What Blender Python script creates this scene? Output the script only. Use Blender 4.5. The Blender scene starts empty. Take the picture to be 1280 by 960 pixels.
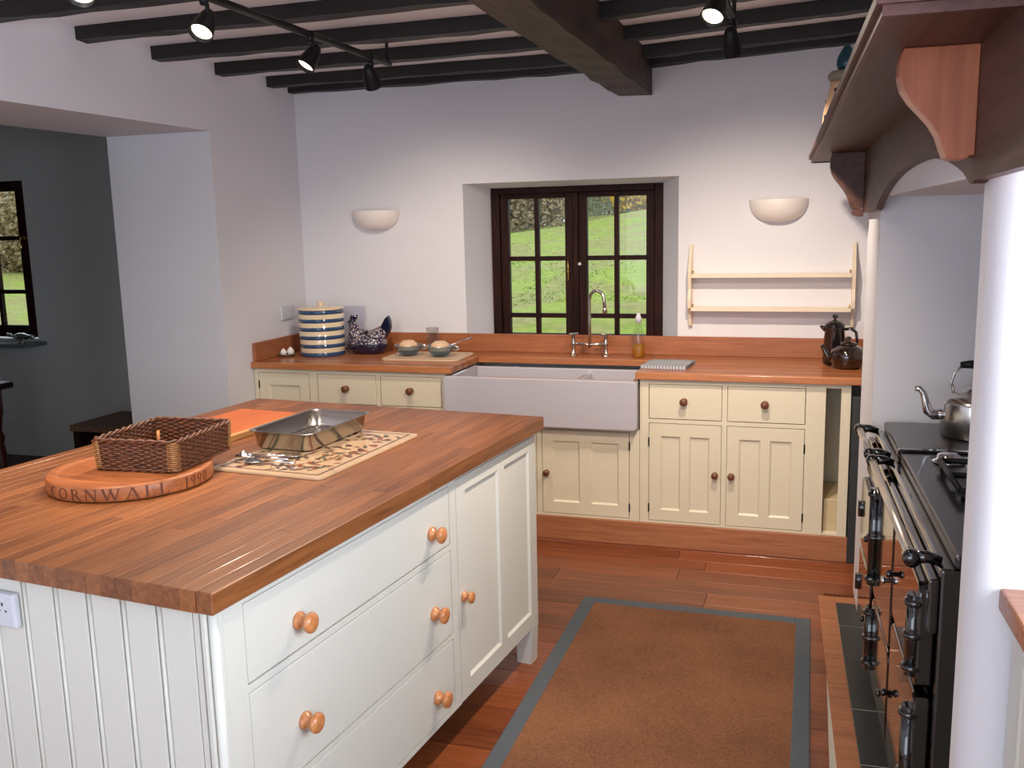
import bpy, bmesh, math, random
from mathutils import Vector, Matrix
random.seed(7)
R = math.radians
S = bpy.context.scene
COL = S.collection

# ------------------------------------------------------------------ camera
CAM = Vector((1.1335, -5.3125, 1.6702))
cd = bpy.data.cameras.new('camera'); cam = bpy.data.objects.new('camera', cd); COL.objects.link(cam)
cd.sensor_fit = 'HORIZONTAL'; cd.sensor_width = 36.0; cd.lens = 36.0 * 1165.58 / 1280.0
cd.clip_start = 0.02; cd.clip_end = 300
_y, _p, _r = R(17.814), R(-9.634), R(-1.279)
fwd = Vector((-math.sin(_y) * math.cos(_p), math.cos(_y) * math.cos(_p), math.sin(_p)))
rt = Vector((math.cos(_y), math.sin(_y), 0)); up = rt.cross(fwd)
rr = math.cos(_r) * rt + math.sin(_r) * up; uu = -math.sin(_r) * rt + math.cos(_r) * up
cam.matrix_world = Matrix(((rr.x, uu.x, -fwd.x, CAM.x), (rr.y, uu.y, -fwd.y, CAM.y), (rr.z, uu.z, -fwd.z, CAM.z), (0, 0, 0, 1)))
S.camera = cam

# ------------------------------------------------------------------ world, lights, exposure
S.view_settings.view_transform = 'Standard'; S.view_settings.look = 'None'
S.view_settings.gamma = 1.0; S.view_settings.use_curve_mapping = False
S.view_settings.exposure = 0.30
w = bpy.data.worlds.new('overcast_sky'); S.world = w; w.use_nodes = True
bg = w.node_tree.nodes['Background']; bg.inputs[0].default_value = (0.80, 0.88, 1.0, 1); bg.inputs[1].default_value = 1.7

def light(name, kind, loc, energy, color, rot=None, **kw):
    l = bpy.data.lights.new(name, kind); l.energy = energy; l.color = color
    for k, v in kw.items(): setattr(l, k, v)
    o = bpy.data.objects.new(name, l); COL.objects.link(o); o.location = loc
    if rot is not None: o.rotation_euler = rot
    return o
# daylight at an unseen door opening added behind the photographer
light('daylight_added_opening', 'AREA', (0.0, -6.95, 1.35), 27, (0.80, 0.90, 1.0), (R(90), 0, 0), shape='RECTANGLE', size=2.6, size_y=1.9)
# daylight entering through the window over the side counter, right of the photographer
light('daylight_side_window', 'AREA', (2.36, -4.55, 1.62), 56, (0.80, 0.90, 1.0), (0, R(90), 0), shape='RECTANGLE', size=1.1, size_y=1.6)
# the camera's own flash
light('camera_flash', 'POINT', CAM + Vector((0.05, -0.02, 0.06)), 3, (1.0, 0.98, 0.95), shadow_soft_size=0.025)

# ------------------------------------------------------------------ materials
def lin(c): return c / 12.92 if c <= 0.04045 else ((c + 0.055) / 1.055) ** 2.4
def srgb(r, g, b): return (lin(r / 255), lin(g / 255), lin(b / 255), 1)
MATS = {}
def base_mat(name):
    m = bpy.data.materials.new(name); m.use_nodes = True
    MATS[name] = m
    return m, m.node_tree.nodes, m.node_tree.links, m.node_tree.nodes['Principled BSDF']
def plain(name, col, rough=0.5, metal=0.0, var=0.06, scale=8.0, bump=0.0, bscale=60.0, coat=0.0, spec=0.5, emit=None, es=0.0, trans=0.0, ior=1.45):
    m, N, L, P = base_mat(name)
    tc = N.new('ShaderNodeTexCoord'); nz = N.new('ShaderNodeTexNoise'); nz.inputs['Scale'].default_value = scale
    nz.inputs['Detail'].default_value = 4
    L.new(tc.outputs['Object'], nz.inputs['Vector'])
    mx = N.new('ShaderNodeMix'); mx.data_type = 'RGBA'
    c = list(col); lo = [max(0, x * (1 - var)) for x in c[:3]] + [1]; hi = [min(1, x * (1 + var)) for x in c[:3]] + [1]
    mx.inputs[6].default_value = lo; mx.inputs[7].default_value = hi
    L.new(nz.outputs['Fac'], mx.inputs['Factor']); L.new(mx.outputs[2], P.inputs['Base Color'])
    P.inputs['Roughness'].default_value = rough; P.inputs['Metallic'].default_value = metal
    P.inputs['Specular IOR Level'].default_value = spec
    P.inputs['Coat Weight'].default_value = coat
    P.inputs['Coat Roughness'].default_value = 0.08
    P.inputs['IOR'].default_value = ior
    if trans: P.inputs['Transmission Weight'].default_value = trans
    if emit: P.inputs['Emission Color'].default_value = emit; P.inputs['Emission Strength'].default_value = es
    if bump:
        n2 = N.new('ShaderNodeTexNoise'); n2.inputs['Scale'].default_value = bscale; n2.inputs['Detail'].default_value = 5
        L.new(tc.outputs['Object'], n2.inputs['Vector'])
        bp = N.new('ShaderNodeBump'); bp.inputs['Strength'].default_value = bump; bp.inputs['Distance'].default_value = 0.01
        L.new(n2.outputs['Fac'], bp.inputs['Height']); L.new(bp.outputs['Normal'], P.inputs['Normal'])
    return m
def wood(name, dark, light_, rough=0.4, grain=(1, 1, 18), scale=6.0, rnd=0.0, coat=0.0, stave=None):
    """grain: per-axis frequency multipliers (small along the grain). rnd: per-object tint. stave=(axis,width): strips in one mesh."""
    m, N, L, P = base_mat(name)
    tc = N.new('ShaderNodeTexCoord'); mp = N.new('ShaderNodeMapping'); mp.inputs['Scale'].default_value = grain
    L.new(tc.outputs['Object'], mp.inputs['Vector'])
    nz = N.new('ShaderNodeTexNoise'); nz.inputs['Scale'].default_value = scale; nz.inputs['Detail'].default_value = 6; nz.inputs['Distortion'].default_value = 0.6
    L.new(mp.outputs['Vector'], nz.inputs['Vector'])
    rp = N.new('ShaderNodeValToRGB'); rp.color_ramp.elements[0].color = dark; rp.color_ramp.elements[1].color = light_
    rp.color_ramp.elements[0].position = 0.25; rp.color_ramp.elements[1].position = 0.75
    fac = nz.outputs['Fac']
    def addfac(src, amt):
        nonlocal fac
        a = N.new('ShaderNodeMath'); a.operation = 'SUBTRACT'; a.inputs[1].default_value = 0.5; L.new(src, a.inputs[0])
        b = N.new('ShaderNodeMath'); b.operation = 'MULTIPLY_ADD'; b.inputs[1].default_value = amt
        L.new(a.outputs[0], b.inputs[0]); L.new(fac, b.inputs[2]); fac = b.outputs[0]
    if rnd:
        oi = N.new('ShaderNodeObjectInfo'); addfac(oi.outputs['Random'], rnd)
        va = N.new('ShaderNodeVectorMath'); va.operation = 'ADD'
        ml = N.new('ShaderNodeMath'); ml.operation = 'MULTIPLY'; ml.inputs[1].default_value = 37.0
        L.new(oi.outputs['Random'], ml.inputs[0]); L.new(mp.outputs['Vector'], va.inputs[0]); L.new(ml.outputs[0], va.inputs[1])
        L.new(va.outputs[0], nz.inputs['Vector'])
    if stave:
        ax, wd = stave
        sx = N.new('ShaderNodeSeparateXYZ'); L.new(tc.outputs['Object'], sx.inputs[0])
        dv = N.new('ShaderNodeMath'); dv.operation = 'DIVIDE'; dv.inputs[1].default_value = wd; L.new(sx.outputs[ax], dv.inputs[0])
        fl = N.new('ShaderNodeMath'); fl.operation = 'FLOOR'; L.new(dv.outputs[0], fl.inputs[0])
        wn = N.new('ShaderNodeTexWhiteNoise'); wn.noise_dimensions = '1D'; L.new(fl.outputs[0], wn.inputs['W'])
        addfac(wn.outputs['Value'], 0.45)
    L.new(fac, rp.inputs['Fac']); L.new(rp.outputs['Color'], P.inputs['Base Color'])
    P.inputs['Roughness'].default_value = rough; P.inputs['Coat Weight'].default_value = coat; P.inputs['Coat Roughness'].default_value = 0.12
    bp = N.new('ShaderNodeBump'); bp.inputs['Strength'].default_value = 0.08; bp.inputs['Distance'].default_value = 0.004
    L.new(nz.outputs['Fac'], bp.inputs['Height']); L.new(bp.outputs['Normal'], P.inputs['Normal'])
    return m
def glass(name, col=(1, 1, 1, 1), rough=0.0, refl=0.04):
    m, N, L, P = base_mat(name)
    N.remove(P); out = N['Material Output']
    tr = N.new('ShaderNodeBsdfTransparent'); tr.inputs[0].default_value = col
    gl = N.new('ShaderNodeBsdfGlossy'); gl.inputs['Roughness'].default_value = rough
    lw = N.new('ShaderNodeLayerWeight'); lw.inputs[0].default_value = 0.5
    pw = N.new('ShaderNodeMath'); pw.operation = 'POWER'; pw.inputs[1].default_value = 4.0; L.new(lw.outputs['Facing'], pw.inputs[0])
    fr = N.new('ShaderNodeMath'); fr.operation = 'MULTIPLY_ADD'; fr.inputs[1].default_value = 0.5; fr.inputs[2].default_value = refl; L.new(pw.outputs[0], fr.inputs[0])
    nz = N.new('ShaderNodeTexNoise'); nz.inputs['Scale'].default_value = 3.0
    bp = N.new('ShaderNodeBump'); bp.inputs['Strength'].default_value = 0.03; L.new(nz.outputs['Fac'], bp.inputs['Height']); L.new(bp.outputs['Normal'], gl.inputs['Normal'])
    mx = N.new('ShaderNodeMixShader'); L.new(fr.outputs[0], mx.inputs[0]); L.new(tr.outputs[0], mx.inputs[1]); L.new(gl.outputs[0], mx.inputs[2])
    L.new(mx.outputs[0], out.inputs[0])
    return m

plaster = plain('white_plaster', srgb(226, 224, 229), 0.75, var=0.02, scale=2.0, bump=0.12, bscale=14)
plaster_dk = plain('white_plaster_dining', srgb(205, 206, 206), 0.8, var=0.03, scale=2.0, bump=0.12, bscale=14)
ceil_m = plain('ceiling_plaster', srgb(242, 246, 252), 0.8, var=0.03, scale=3.0, bump=0.1, bscale=10)
joist_m = wood('black_oak_beam', srgb(14, 11, 11), srgb(30, 24, 23), 0.55, (0.6, 8, 8), 5)
bigbeam_m = wood('dark_oak_beam', srgb(42, 32, 28), srgb(84, 68, 60), 0.6, (9, 0.7, 9), 4)
cream = plain('cream_paint', srgb(222, 211, 186), 0.38, var=0.02, scale=3)
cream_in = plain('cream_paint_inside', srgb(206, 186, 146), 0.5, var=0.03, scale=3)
white_paint = plain('white_paint', srgb(214, 212, 203), 0.38, var=0.015, scale=3)
shelf_paint = plain('ivory_paint', srgb(232, 214, 190), 0.35, var=0.02, scale=3)
stave_m = wood('oak_stave', srgb(106, 60, 30), srgb(154, 94, 51), 0.42, (14, 0.9, 14), 5, rnd=0.32, coat=0.1)
staveX_m = wood('oak_worktop', srgb(144, 84, 48), srgb(190, 120, 72), 0.34, (0.9, 14, 14), 5, coat=0.25, stave=(1, 0.042))
upstand_m = wood('oak_upstand', srgb(142, 82, 48), srgb(178, 110, 70), 0.4, (0.8, 12, 14), 5)
plinth_m = wood('oak_plinth', srgb(146, 88, 56), srgb(184, 122, 84), 0.45, (0.8, 12, 14), 5)
floor_m = wood('red_oak_floor', srgb(100, 48, 24), srgb(150, 80, 42), 0.34, (0.8, 12, 12), 4, rnd=0.4, coat=0.15)
floor_sub = plain('floor_base', srgb(60, 30, 18), 0.6, var=0.1)
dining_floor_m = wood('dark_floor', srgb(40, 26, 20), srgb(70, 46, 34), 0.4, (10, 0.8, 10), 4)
knob_m = wood('turned_beech', srgb(176, 104, 56), srgb(212, 142, 88), 0.28, (6, 6, 6), 10, coat=0.5)
knob_dk = wood('dark_turned_wood', srgb(88, 46, 30), srgb(130, 76, 50), 0.3, (6, 6, 6), 10, coat=0.4)
mahog = wood('mahogany', srgb(60, 35, 29), srgb(92, 56, 45), 0.55, (10, 0.8, 10), 4, coat=0.04)
mahog_lit = wood('mahogany_lit_face', srgb(150, 80, 50), srgb(186, 110, 76), 0.42, (10, 10, 0.9), 3.5, coat=0.2)  # lit tone of the near bracket's face put into the wood colour
mahog_lt = wood('mahogany_moulding', srgb(66, 38, 34), srgb(98, 60, 53), 0.5, (10, 0.8, 10), 4)
win_m = wood('dark_window_oak', srgb(22, 10, 9), srgb(56, 28, 22), 0.5, (8, 8, 0.8), 5)
win_m.node_tree.nodes['Principled BSDF'].inputs['Specular IOR Level'].default_value = 0.12
ceramic = plain('white_fireclay', srgb(186, 182, 190), 0.12, var=0.01, coat=0.6)
ceramic_w = plain('white_plaster_shade', srgb(238, 230, 224), 0.45, var=0.01)
chrome = plain('chrome', (0.78, 0.78, 0.8, 1), 0.12, 1.0, var=0.02)
steel = plain('brushed_steel', (0.62, 0.60, 0.58, 1), 0.22, 1.0, var=0.08, scale=20)
nickel = plain('aged_nickel', (0.55, 0.50, 0.45, 1), 0.22, 1.0, var=0.05)
brass = plain('brass', (0.72, 0.46, 0.14, 1), 0.22, 1.0, var=0.05)
iron = plain('black_iron', srgb(22, 22, 24), 0.45, 0.3, var=0.1)
enamel = plain('black_enamel', srgb(14, 13, 14), 0.06, var=0.05, coat=1.0, spec=0.7)
hob_m = plain('dark_hob_enamel', srgb(44, 42, 42), 0.28, var=0.06, coat=0.4)
rail_m = plain('polished_rail', (0.80, 0.73, 0.65, 1), 0.34, 0.85, var=0.04)
black_gl = plain('black_glaze', srgb(26, 20, 20), 0.08, var=0.1, coat=1.0)
brown_gl = plain('brown_black_glaze', srgb(34, 20, 15), 0.07, var=0.2, coat=1.0)
plastic_w = plain('white_plastic', srgb(205, 206, 214), 0.35, var=0.01)
dark_slot = plain('dark_slot', srgb(28, 28, 30), 0.6, var=0.02)
slate = plain('dark_slate', srgb(52, 53, 54), 0.42, var=0.2, scale=5, bump=0.1, bscale=25)
grout = plain('pale_grout', srgb(190, 182, 166), 0.9, var=0.05)
slate_sill = plain('grey_slate_sill', srgb(96, 106, 110), 0.4, var=0.1)
rug_edge = plain('grey_cotton_border', srgb(92, 98, 104), 0.95, var=0.15, scale=40, bump=0.4, bscale=300)
blue_gl = plain('blue_glaze', srgb(44, 74, 112), 0.12, var=0.06, coat=0.8)
cream_gl = plain('cream_glaze', srgb(226, 206, 172), 0.14, var=0.02, coat=0.8)
navy_gl = plain('navy_glaze', srgb(20, 24, 52), 0.12, var=0.1, coat=0.8)
card_w = plain('white_board', srgb(188, 188, 204), 0.5, var=0.02)
mat_beige = plain('beige_mat', srgb(206, 176, 146), 0.6, var=0.04)
dish_cream = plain('cream_dish', srgb(222, 184, 150), 0.35, var=0.03)
lamp_lit = plain('lit_reflector', (1, 0.9, 0.75, 1), 0.4, emit=(1.0, 0.82, 0.55, 1), es=9.0)
lamp_dim = plain('lit_reflector_edge', (1, 0.8, 0.6, 1), 0.4, emit=(1.0, 0.62, 0.35, 1), es=1.6)
pane_m = glass('window_glass', (0.97, 0.98, 0.97, 1), refl=0.02)
clear_gl = glass('clear_glass', (0.93, 0.94, 0.94, 1), 0.02, 0.06)
blue_clear = glass('blue_tinted_glass', (0.62, 0.76, 0.86, 1), 0.03, 0.10)
amber = plain('amber_liquid', srgb(206, 140, 20), 0.1, var=0.05, trans=0.6)
board_m = wood('turned_board_wood', srgb(132, 72, 36), srgb(178, 106, 60), 0.42, (1.2, 10, 10), 4)
carve_m = plain('carved_shadow_brown', srgb(96, 50, 26), 0.6, var=0.1)
chop_m = wood('orange_chopping_board', srgb(172, 82, 34), srgb(204, 108, 50), 0.42, (10, 0.8, 10), 4)
chop_edge = wood('pale_board_edge', srgb(186, 134, 80), srgb(214, 166, 108), 0.5, (10, 0.8, 10), 4)
wicker = wood('dark_wicker', srgb(42, 20, 12), srgb(122, 66, 32), 0.5, (10, 10, 26), 7, coat=0.15)
wicker_lt = wood('wicker_band', srgb(120, 72, 34), srgb(190, 136, 76), 0.45, (40, 40, 60), 6, coat=0.15)
teal = plain('teal_glaze', srgb(24, 66, 80), 0.3, var=0.3, scale=30)
pot_cream = plain('ornament_cream', srgb(228, 190, 152), 0.4, var=0.06)
grey_gl = plain('grey_stone', srgb(140, 130, 112), 0.5, var=0.15)
leg_red = wood('red_mahogany', srgb(46, 18, 14), srgb(84, 34, 26), 0.35, (8, 8, 1), 5, coat=0.3)
table_dk = wood('dark_table', srgb(26, 18, 16), srgb(48, 34, 30), 0.35, (1, 8, 8), 5, coat=0.2)
bench_m = wood('dull_bench_wood', srgb(84, 62, 46), srgb(124, 96, 74), 0.6, (8, 1, 8), 5)
bark = plain('bark', srgb(74, 60, 48), 0.9, var=0.2, bump=0.4, bscale=10)

def checks(name, c1, c2, sc, rough=0.8):
    m, N, L, P = base_mat(name)
    tc = N.new('ShaderNodeTexCoord'); ck = N.new('ShaderNodeTexBrick'); ck.offset = 0
    ck.inputs['Color1'].default_value = c1; ck.inputs['Color2'].default_value = c1; ck.inputs['Mortar'].default_value = c2
    ck.inputs['Scale'].default_value = sc; ck.inputs['Mortar Size'].default_value = 0.08; ck.inputs['Brick Width'].default_value = 0.5; ck.inputs['Row Height'].default_value = 0.5
    L.new(tc.outputs['Object'], ck.inputs['Vector']); L.new(ck.outputs['Color'], P.inputs['Base Color']); P.inputs['Roughness'].default_value = rough
    return m
cloth_m = checks('checked_cotton', srgb(186, 186, 190), srgb(108, 112, 124), 30)
def sisal():
    m, N, L, P = base_mat('brown_sisal')
    tc = N.new('ShaderNodeTexCoord')
    n1 = N.new('ShaderNodeTexNoise'); n1.inputs['Scale'].default_value = 3.0; n1.inputs['Detail'].default_value = 6
    n2 = N.new('ShaderNodeTexNoise'); n2.inputs['Scale'].default_value = 160.0
    mp = N.new('ShaderNodeMapping'); mp.inputs['Scale'].default_value = (1.0, 1.6, 1)
    L.new(tc.outputs['Object'], n1.inputs['Vector']); L.new(tc.outputs['Object'], mp.inputs[0]); L.new(mp.outputs[0], n2.inputs['Vector'])
    ad = N.new('ShaderNodeMath'); ad.operation = 'MULTIPLY_ADD'; ad.inputs[1].default_value = 0.8; L.new(n2.outputs['Fac'], ad.inputs[0]); 
    hf = N.new('ShaderNodeMath'); hf.operation = 'MULTIPLY_ADD'; hf.inputs[1].default_value = 0.5; hf.inputs[2].default_value = -0.15; L.new(n1.outputs['Fac'], hf.inputs[0]); L.new(hf.outputs[0], ad.inputs[2])
    rp = N.new('ShaderNodeValToRGB'); rp.color_ramp.elements[0].position = 0.25; rp.color_ramp.elements[1].position = 0.8
    rp.color_ramp.elements[0].color = srgb(98, 60, 38); rp.color_ramp.elements[1].color = srgb(166, 110, 72)
    L.new(ad.outputs[0], rp.inputs[0]); L.new(rp.outputs[0], P.inputs['Base Color']); P.inputs['Roughness'].default_value = 0.95
    wv = N.new('ShaderNodeTexWave'); wv.inputs['Scale'].default_value = 60; wv.bands_direction = 'Y'; wv.inputs['Distortion'].default_value = 1.5
    L.new(tc.outputs['Object'], wv.inputs['Vector'])
    bp = N.new('ShaderNodeBump'); bp.inputs['Strength'].default_value = 0.5; bp.inputs['Distance'].default_value = 0.004
    L.new(wv.outputs['Fac'], bp.inputs['Height']); L.new(bp.outputs[0], P.inputs['Normal'])
    return m
sisal_m = sisal()
def speckle(name, c1, c2, sc, thr=0.5, rough=0.15):
    m, N, L, P = base_mat(name)
    tc = N.new('ShaderNodeTexCoord'); v = N.new('ShaderNodeTexVoronoi'); v.inputs['Scale'].default_value = sc
    L.new(tc.outputs['Object'], v.inputs['Vector'])
    rp = N.new('ShaderNodeValToRGB'); rp.color_ramp.elements[0].position = thr - 0.08; rp.color_ramp.elements[1].position = thr + 0.08
    rp.color_ramp.elements[0].color = c1; rp.color_ramp.elements[1].color = c2
    L.new(v.outputs['Distance'], rp.inputs[0]); L.new(rp.outputs[0], P.inputs['Base Color']); P.inputs['Roughness'].default_value = rough; P.inputs['Coat Weight'].default_value = 0.6
    return m
hen_m = speckle('speckled_hen_glaze', srgb(196, 180, 172), srgb(52, 48, 76), 90, 0.42)

# ------------------------------------------------------------------ geometry helpers
def nbm(): return bmesh.new()
def box(bm, x0, x1, y0, y1, z0, z1, bev=0.0, seg=1):
    x0, x1 = min(x0, x1), max(x0, x1); y0, y1 = min(y0, y1), max(y0, y1); z0, z1 = min(z0, z1), max(z0, z1)
    v = [bm.verts.new(p) for p in ((x0, y0, z0), (x1, y0, z0), (x1, y1, z0), (x0, y1, z0), (x0, y0, z1), (x1, y0, z1), (x1, y1, z1), (x0, y1, z1))]
    f = [bm.faces.new([v[i] for i in q]) for q in ((0, 3, 2, 1), (4, 5, 6, 7), (0, 1, 5, 4), (1, 2, 6, 5), (2, 3, 7, 6), (3, 0, 4, 7))]
    if bev:
        es = list({e for ff in f for e in ff.edges})
        bmesh.ops.bevel(bm, geom=es, offset=bev, segments=seg, profile=0.5, affect='EDGES')
    return bm
def hexa(bm, p):
    """8 corners: bottom 0-3 counter-clockwise, top 4-7"""
    v = [bm.verts.new(q) for q in p]
    for q in ((0, 3, 2, 1), (4, 5, 6, 7), (0, 1, 5, 4), (1, 2, 6, 5), (2, 3, 7, 6), (3, 0, 4, 7)): bm.faces.new([v[i] for i in q])
def prism(bm, pts, fn0, fn1, bev=0.0):
    """extrude polygon pts; fn0/fn1 map 2D point to the two end faces"""
    a = [bm.verts.new(fn0(*p)) for p in pts]; b = [bm.verts.new(fn1(*p)) for p in pts]
    n = len(pts); fs = [bm.faces.new(a), bm.faces.new(b[::-1])]
    for i in range(n): fs.append(bm.faces.new((a[i], b[i], b[(i + 1) % n], a[(i + 1) % n])))
    bmesh.ops.recalc_face_normals(bm, faces=fs)
    if bev:
        es = list(fs[0].edges) + list(fs[1].edges)
        bmesh.ops.bevel(bm, geom=es, offset=bev, segments=2, profile=0.5, affect='EDGES')
def lathe(bm, prof, n=24, c=(0, 0, 0), axis='z', sx=1.0, sy=1.0, a0=0.0, a1=2 * math.pi):
    """prof: list of (r,h)"""
    full = abs(a1 - a0 - 2 * math.pi) < 1e-6
    m = n if full else n + 1
    rings = []
    for (r, h) in prof:
        if r < 1e-6: r = 1e-5
        ring = []
        for i in range(m):
            a = a0 + (a1 - a0) * i / n
            x, y, z = r * math.cos(a) * sx, r * math.sin(a) * sy, h
            if axis == 'x': x, y, z = z, x, y
            elif axis == 'y': x, y, z = y, z, x
            elif axis == '-y': x, y, z = x, -h, r * math.sin(a) * sy
            ring.append(bm.verts.new((c[0] + x, c[1] + y, c[2] + z)))
        rings.append(ring)
    fs = []
    for k in range(len(rings) - 1):
        for i in range(n):
            j = (i + 1) % m
            fs.append(bm.faces.new((rings[k][i], rings[k][j], rings[k + 1][j], rings[k + 1][i])))
    bmesh.ops.recalc_face_normals(bm, faces=fs)
    for f in fs: f.smooth = True
def tube(bm, pts, r, n=10, closed=False, cap=True):
    pts = [Vector(p) for p in pts]; rs = r if isinstance(r, (list, tuple)) else [r] * len(pts)
    rings = []; prev = None
    N_ = len(pts)
    for i, p in enumerate(pts):
        if closed: t = pts[(i + 1) % N_] - pts[i - 1]
        else: t = (pts[min(i + 1, N_ - 1)] - pts[max(i - 1, 0)])
        t.normalize()
        if prev is None:
            a = Vector((0, 0, 1)) if abs(t.z) < 0.9 else Vector((1, 0, 0))
            u = t.cross(a).normalized()
        else:
            u = (prev - t * prev.dot(t)).normalized()
        prev = u; v = t.cross(u)
        rings.append([bm.verts.new(p + (u * math.cos(2 * math.pi * k / n) + v * math.sin(2 * math.pi * k / n)) * rs[i]) for k in range(n)])
    fs = []
    for i in range(N_ if closed else N_ - 1):
        A, B = rings[i], rings[(i + 1) % N_]
        for k in range(n): fs.append(bm.faces.new((A[k], A[(k + 1) % n], B[(k + 1) % n], B[k])))
    for f in fs: f.smooth = True
    if cap and not closed: fs += [bm.faces.new(rings[0][::-1]), bm.faces.new(rings[-1])]
    bmesh.ops.recalc_face_normals(bm, faces=fs)
def arc(c, r, a0, a1, n, plane='xz', y=0.0):
    o = []
    for i in range(n + 1):
        a = R(a0 + (a1 - a0) * i / n)
        o.append((c[0] + r * math.cos(a), y, c[1] + r * math.sin(a)) if plane == 'xz' else (c[0] + r * math.cos(a), c[1] + r * math.sin(a), y))
    return o
def rrect(x0, x1, y0, y1, r, n=5):
    p = []
    for cx, cy, a in ((x1 - r, y0 + r, -90), (x1 - r, y1 - r, 0), (x0 + r, y1 - r, 90), (x0 + r, y0 + r, 180)):
        for i in range(n + 1):
            t = R(a + 90 * i / n); p.append((cx + r * math.cos(t), cy + r * math.sin(t)))
    return p
def flat(name): return name
def obj(name, bm, m, parent=None, T=None, smooth=False, **props):
    if T is not None: bm.transform(T)
    if smooth:
        for f in bm.faces: f.smooth = True
    me = bpy.data.meshes.new(name); bm.to_mesh(me); bm.free()
    for mm in (m if isinstance(m, (list, tuple)) else [m]): me.materials.append(mm)
    o = bpy.data.objects.new(name, me); COL.objects.link(o)
    if parent is not None: o.parent = parent
    for k, v in props.items(): o[k] = v
    return o
def empty(name, loc=(0, 0, 0), rz=0.0, **props):
    o = bpy.data.objects.new(name, None); COL.objects.link(o); o.location = loc; o.rotation_euler = (0, 0, rz); o.empty_display_size = 0.05
    for k, v in props.items(): o[k] = v
    return o
def thing(name, label, cat, loc=(0, 0, 0), rz=0.0, group=None):
    o = empty(name, loc, rz, label=label, category=cat)
    if group: o['group'] = group
    return o
def tag(o, label, cat, group=None):
    o['label'] = label; o['category'] = cat
    if group: o['group'] = group
    return o
def copy_tree(src, loc, rz=None, label=None):
    c = src.copy(); COL.objects.link(c); c.location = loc
    if rz is not None: c.rotation_euler = (0, 0, rz)
    if label: c['label'] = label
    for ch in list(src.children):
        d = ch.copy(); COL.objects.link(d); d.parent = c
        for g in list(ch.children):
            e = g.copy(); COL.objects.link(e); e.parent = d
    return c
ST = dict(kind='structure')
TR = Matrix.Translation

# right-hand wall frame: p runs toward the viewer along the wall, q runs into the wall
RA = R(2.0); RO = Vector((1.366, -1.5, 0))
RM = TR(RO) @ Matrix.Rotation(RA, 4, 'Z')          # local x = q, local y = -p
# ------------------------------------------------------------------ floor
fl = empty('floor', kind='structure')
b = nbm(); box(b, -1.95, 2.3, -6.9, 0.0, -0.08, -0.012); box(b, -2.62, -1.95, -3.6, -0.9, -0.08, -0.012); obj('floor_base', b, floor_sub, fl)
pm = {}
def plank(x0, x1, y0, y1):
    b = nbm(); box(b, x0 + 0.0008, x1 - 0.0008, y0 + 0.0008, y1 - 0.0008, -0.012, 0.0, 0.0012)
    obj('plank', b, floor_m, fl)
y = 0.0; row = 0; W_ = 0.135
HX0, HY0 = 1.21, -1.112      # hearth inset
while y > -6.9:
    y0 = max(y - W_, -6.9); xs = [-1.95]
    x = -1.95 + random.uniform(0.5, 1.5)
    while x < 1.2: xs.append(x); x += random.uniform(1.2, 2.1)
    xend = 2.3 if (y0 > HY0 - 0.02 or y < -3.3) else 1.235
    xs = [q for q in xs if q < xend - 0.2] + [xend]
    for a_, b_ in zip(xs[:-1], xs[1:]): plank(a_, b_, y0, y)
    y -= W_; row += 1
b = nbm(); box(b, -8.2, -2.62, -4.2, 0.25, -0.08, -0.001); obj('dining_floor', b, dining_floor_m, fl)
b = nbm(); box(b, -2.62, -1.95, -3.6, -0.9, -0.012, 0.0); obj('threshold', b, dining_floor_m, fl)
b = nbm(); box(b, 1.215, 2.3, -3.3, HY0 - 0.005, -0.012, -0.002); obj('hearth_bed', b, grout, fl)

# hearth: slate tiles framed by a flush wooden border
hb = thing('slate_hearth', 'dark slate hearth strip with a flush wooden border in front of the range cooker', 'hearth', RO, RA)
b = nbm(); box(b, -0.205 + 0.06, -0.135 + 0.06, -1.80, 0.385, -0.006, 0.004, 0.002); obj('wooden_border', b, plinth_m, hb)
b = nbm(); box(b, -0.135 + 0.06, 0.010, 0.325, 0.385, -0.006, 0.004, 0.002); obj('wooden_border', b, plinth_m, hb)
yy = 0.323
for i in range(6):
    ln = 0.245 if i == 0 else 0.348
    b = nbm(); box(b, -0.073, 0.010 if i < 2 else 0.027, yy - ln + 0.004, yy - 0.004, -0.006, 0.001 + 0.0006 * (i % 3), 0.0015); obj('slate_tile', b, slate, hb)
    yy -= ln

# ------------------------------------------------------------------ walls
WX1, WX2, WT, WB = -0.855, 0.423, 1.921, 0.90     # window opening at the wall face
FX1, FX2, FT = -0.777, 0.298, 1.90                # at the frame (Y=.27)
YF, YO = 0.27, 0.42
CH = 2.75
wb = nbm()
def zpr(bm, pts, z0, z1): prism(bm, pts, lambda x, y: (x, y, z0), lambda x, y: (x, y, z1))
zpr(wb, [(-2.65, 0), (WX1, 0), (FX1, YF), (FX1, YO), (-2.65, YO)], -0.05, CH)
zpr(wb, [(WX2, 0), (1.75, 0), (1.75, YO), (FX2, YO), (FX2, YF)], -0.05, CH)
prism(wb, [(0, WT), (YF, FT), (YO, FT), (YO, CH), (0, CH)], lambda y, z: (WX1 - 0.0, y, z), lambda y, z: (WX2, y, z))
box(wb, WX1, WX2, 0, YO, -0.05, WB)
obj('wall_back', wb, plaster, **ST)
b = nbm(); box(b, FX1 - 0.05, FX2 + 0.05, 0.0, 0.33, WB, WB + 0.012, 0.002); obj('trim_1', b, plaster, **ST)
# left wall with the opening to the dining room
b = nbm()
box(b, -2.62, -1.95, -0.90, 0.02, -0.05, CH); box(b, -2.62, -1.95, -3.6, -0.90, 2.205, CH); box(b, -2.62, -1.95, -7.0, -3.6, -0.05, CH)
obj('wall_left', b, plaster, **ST)
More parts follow.
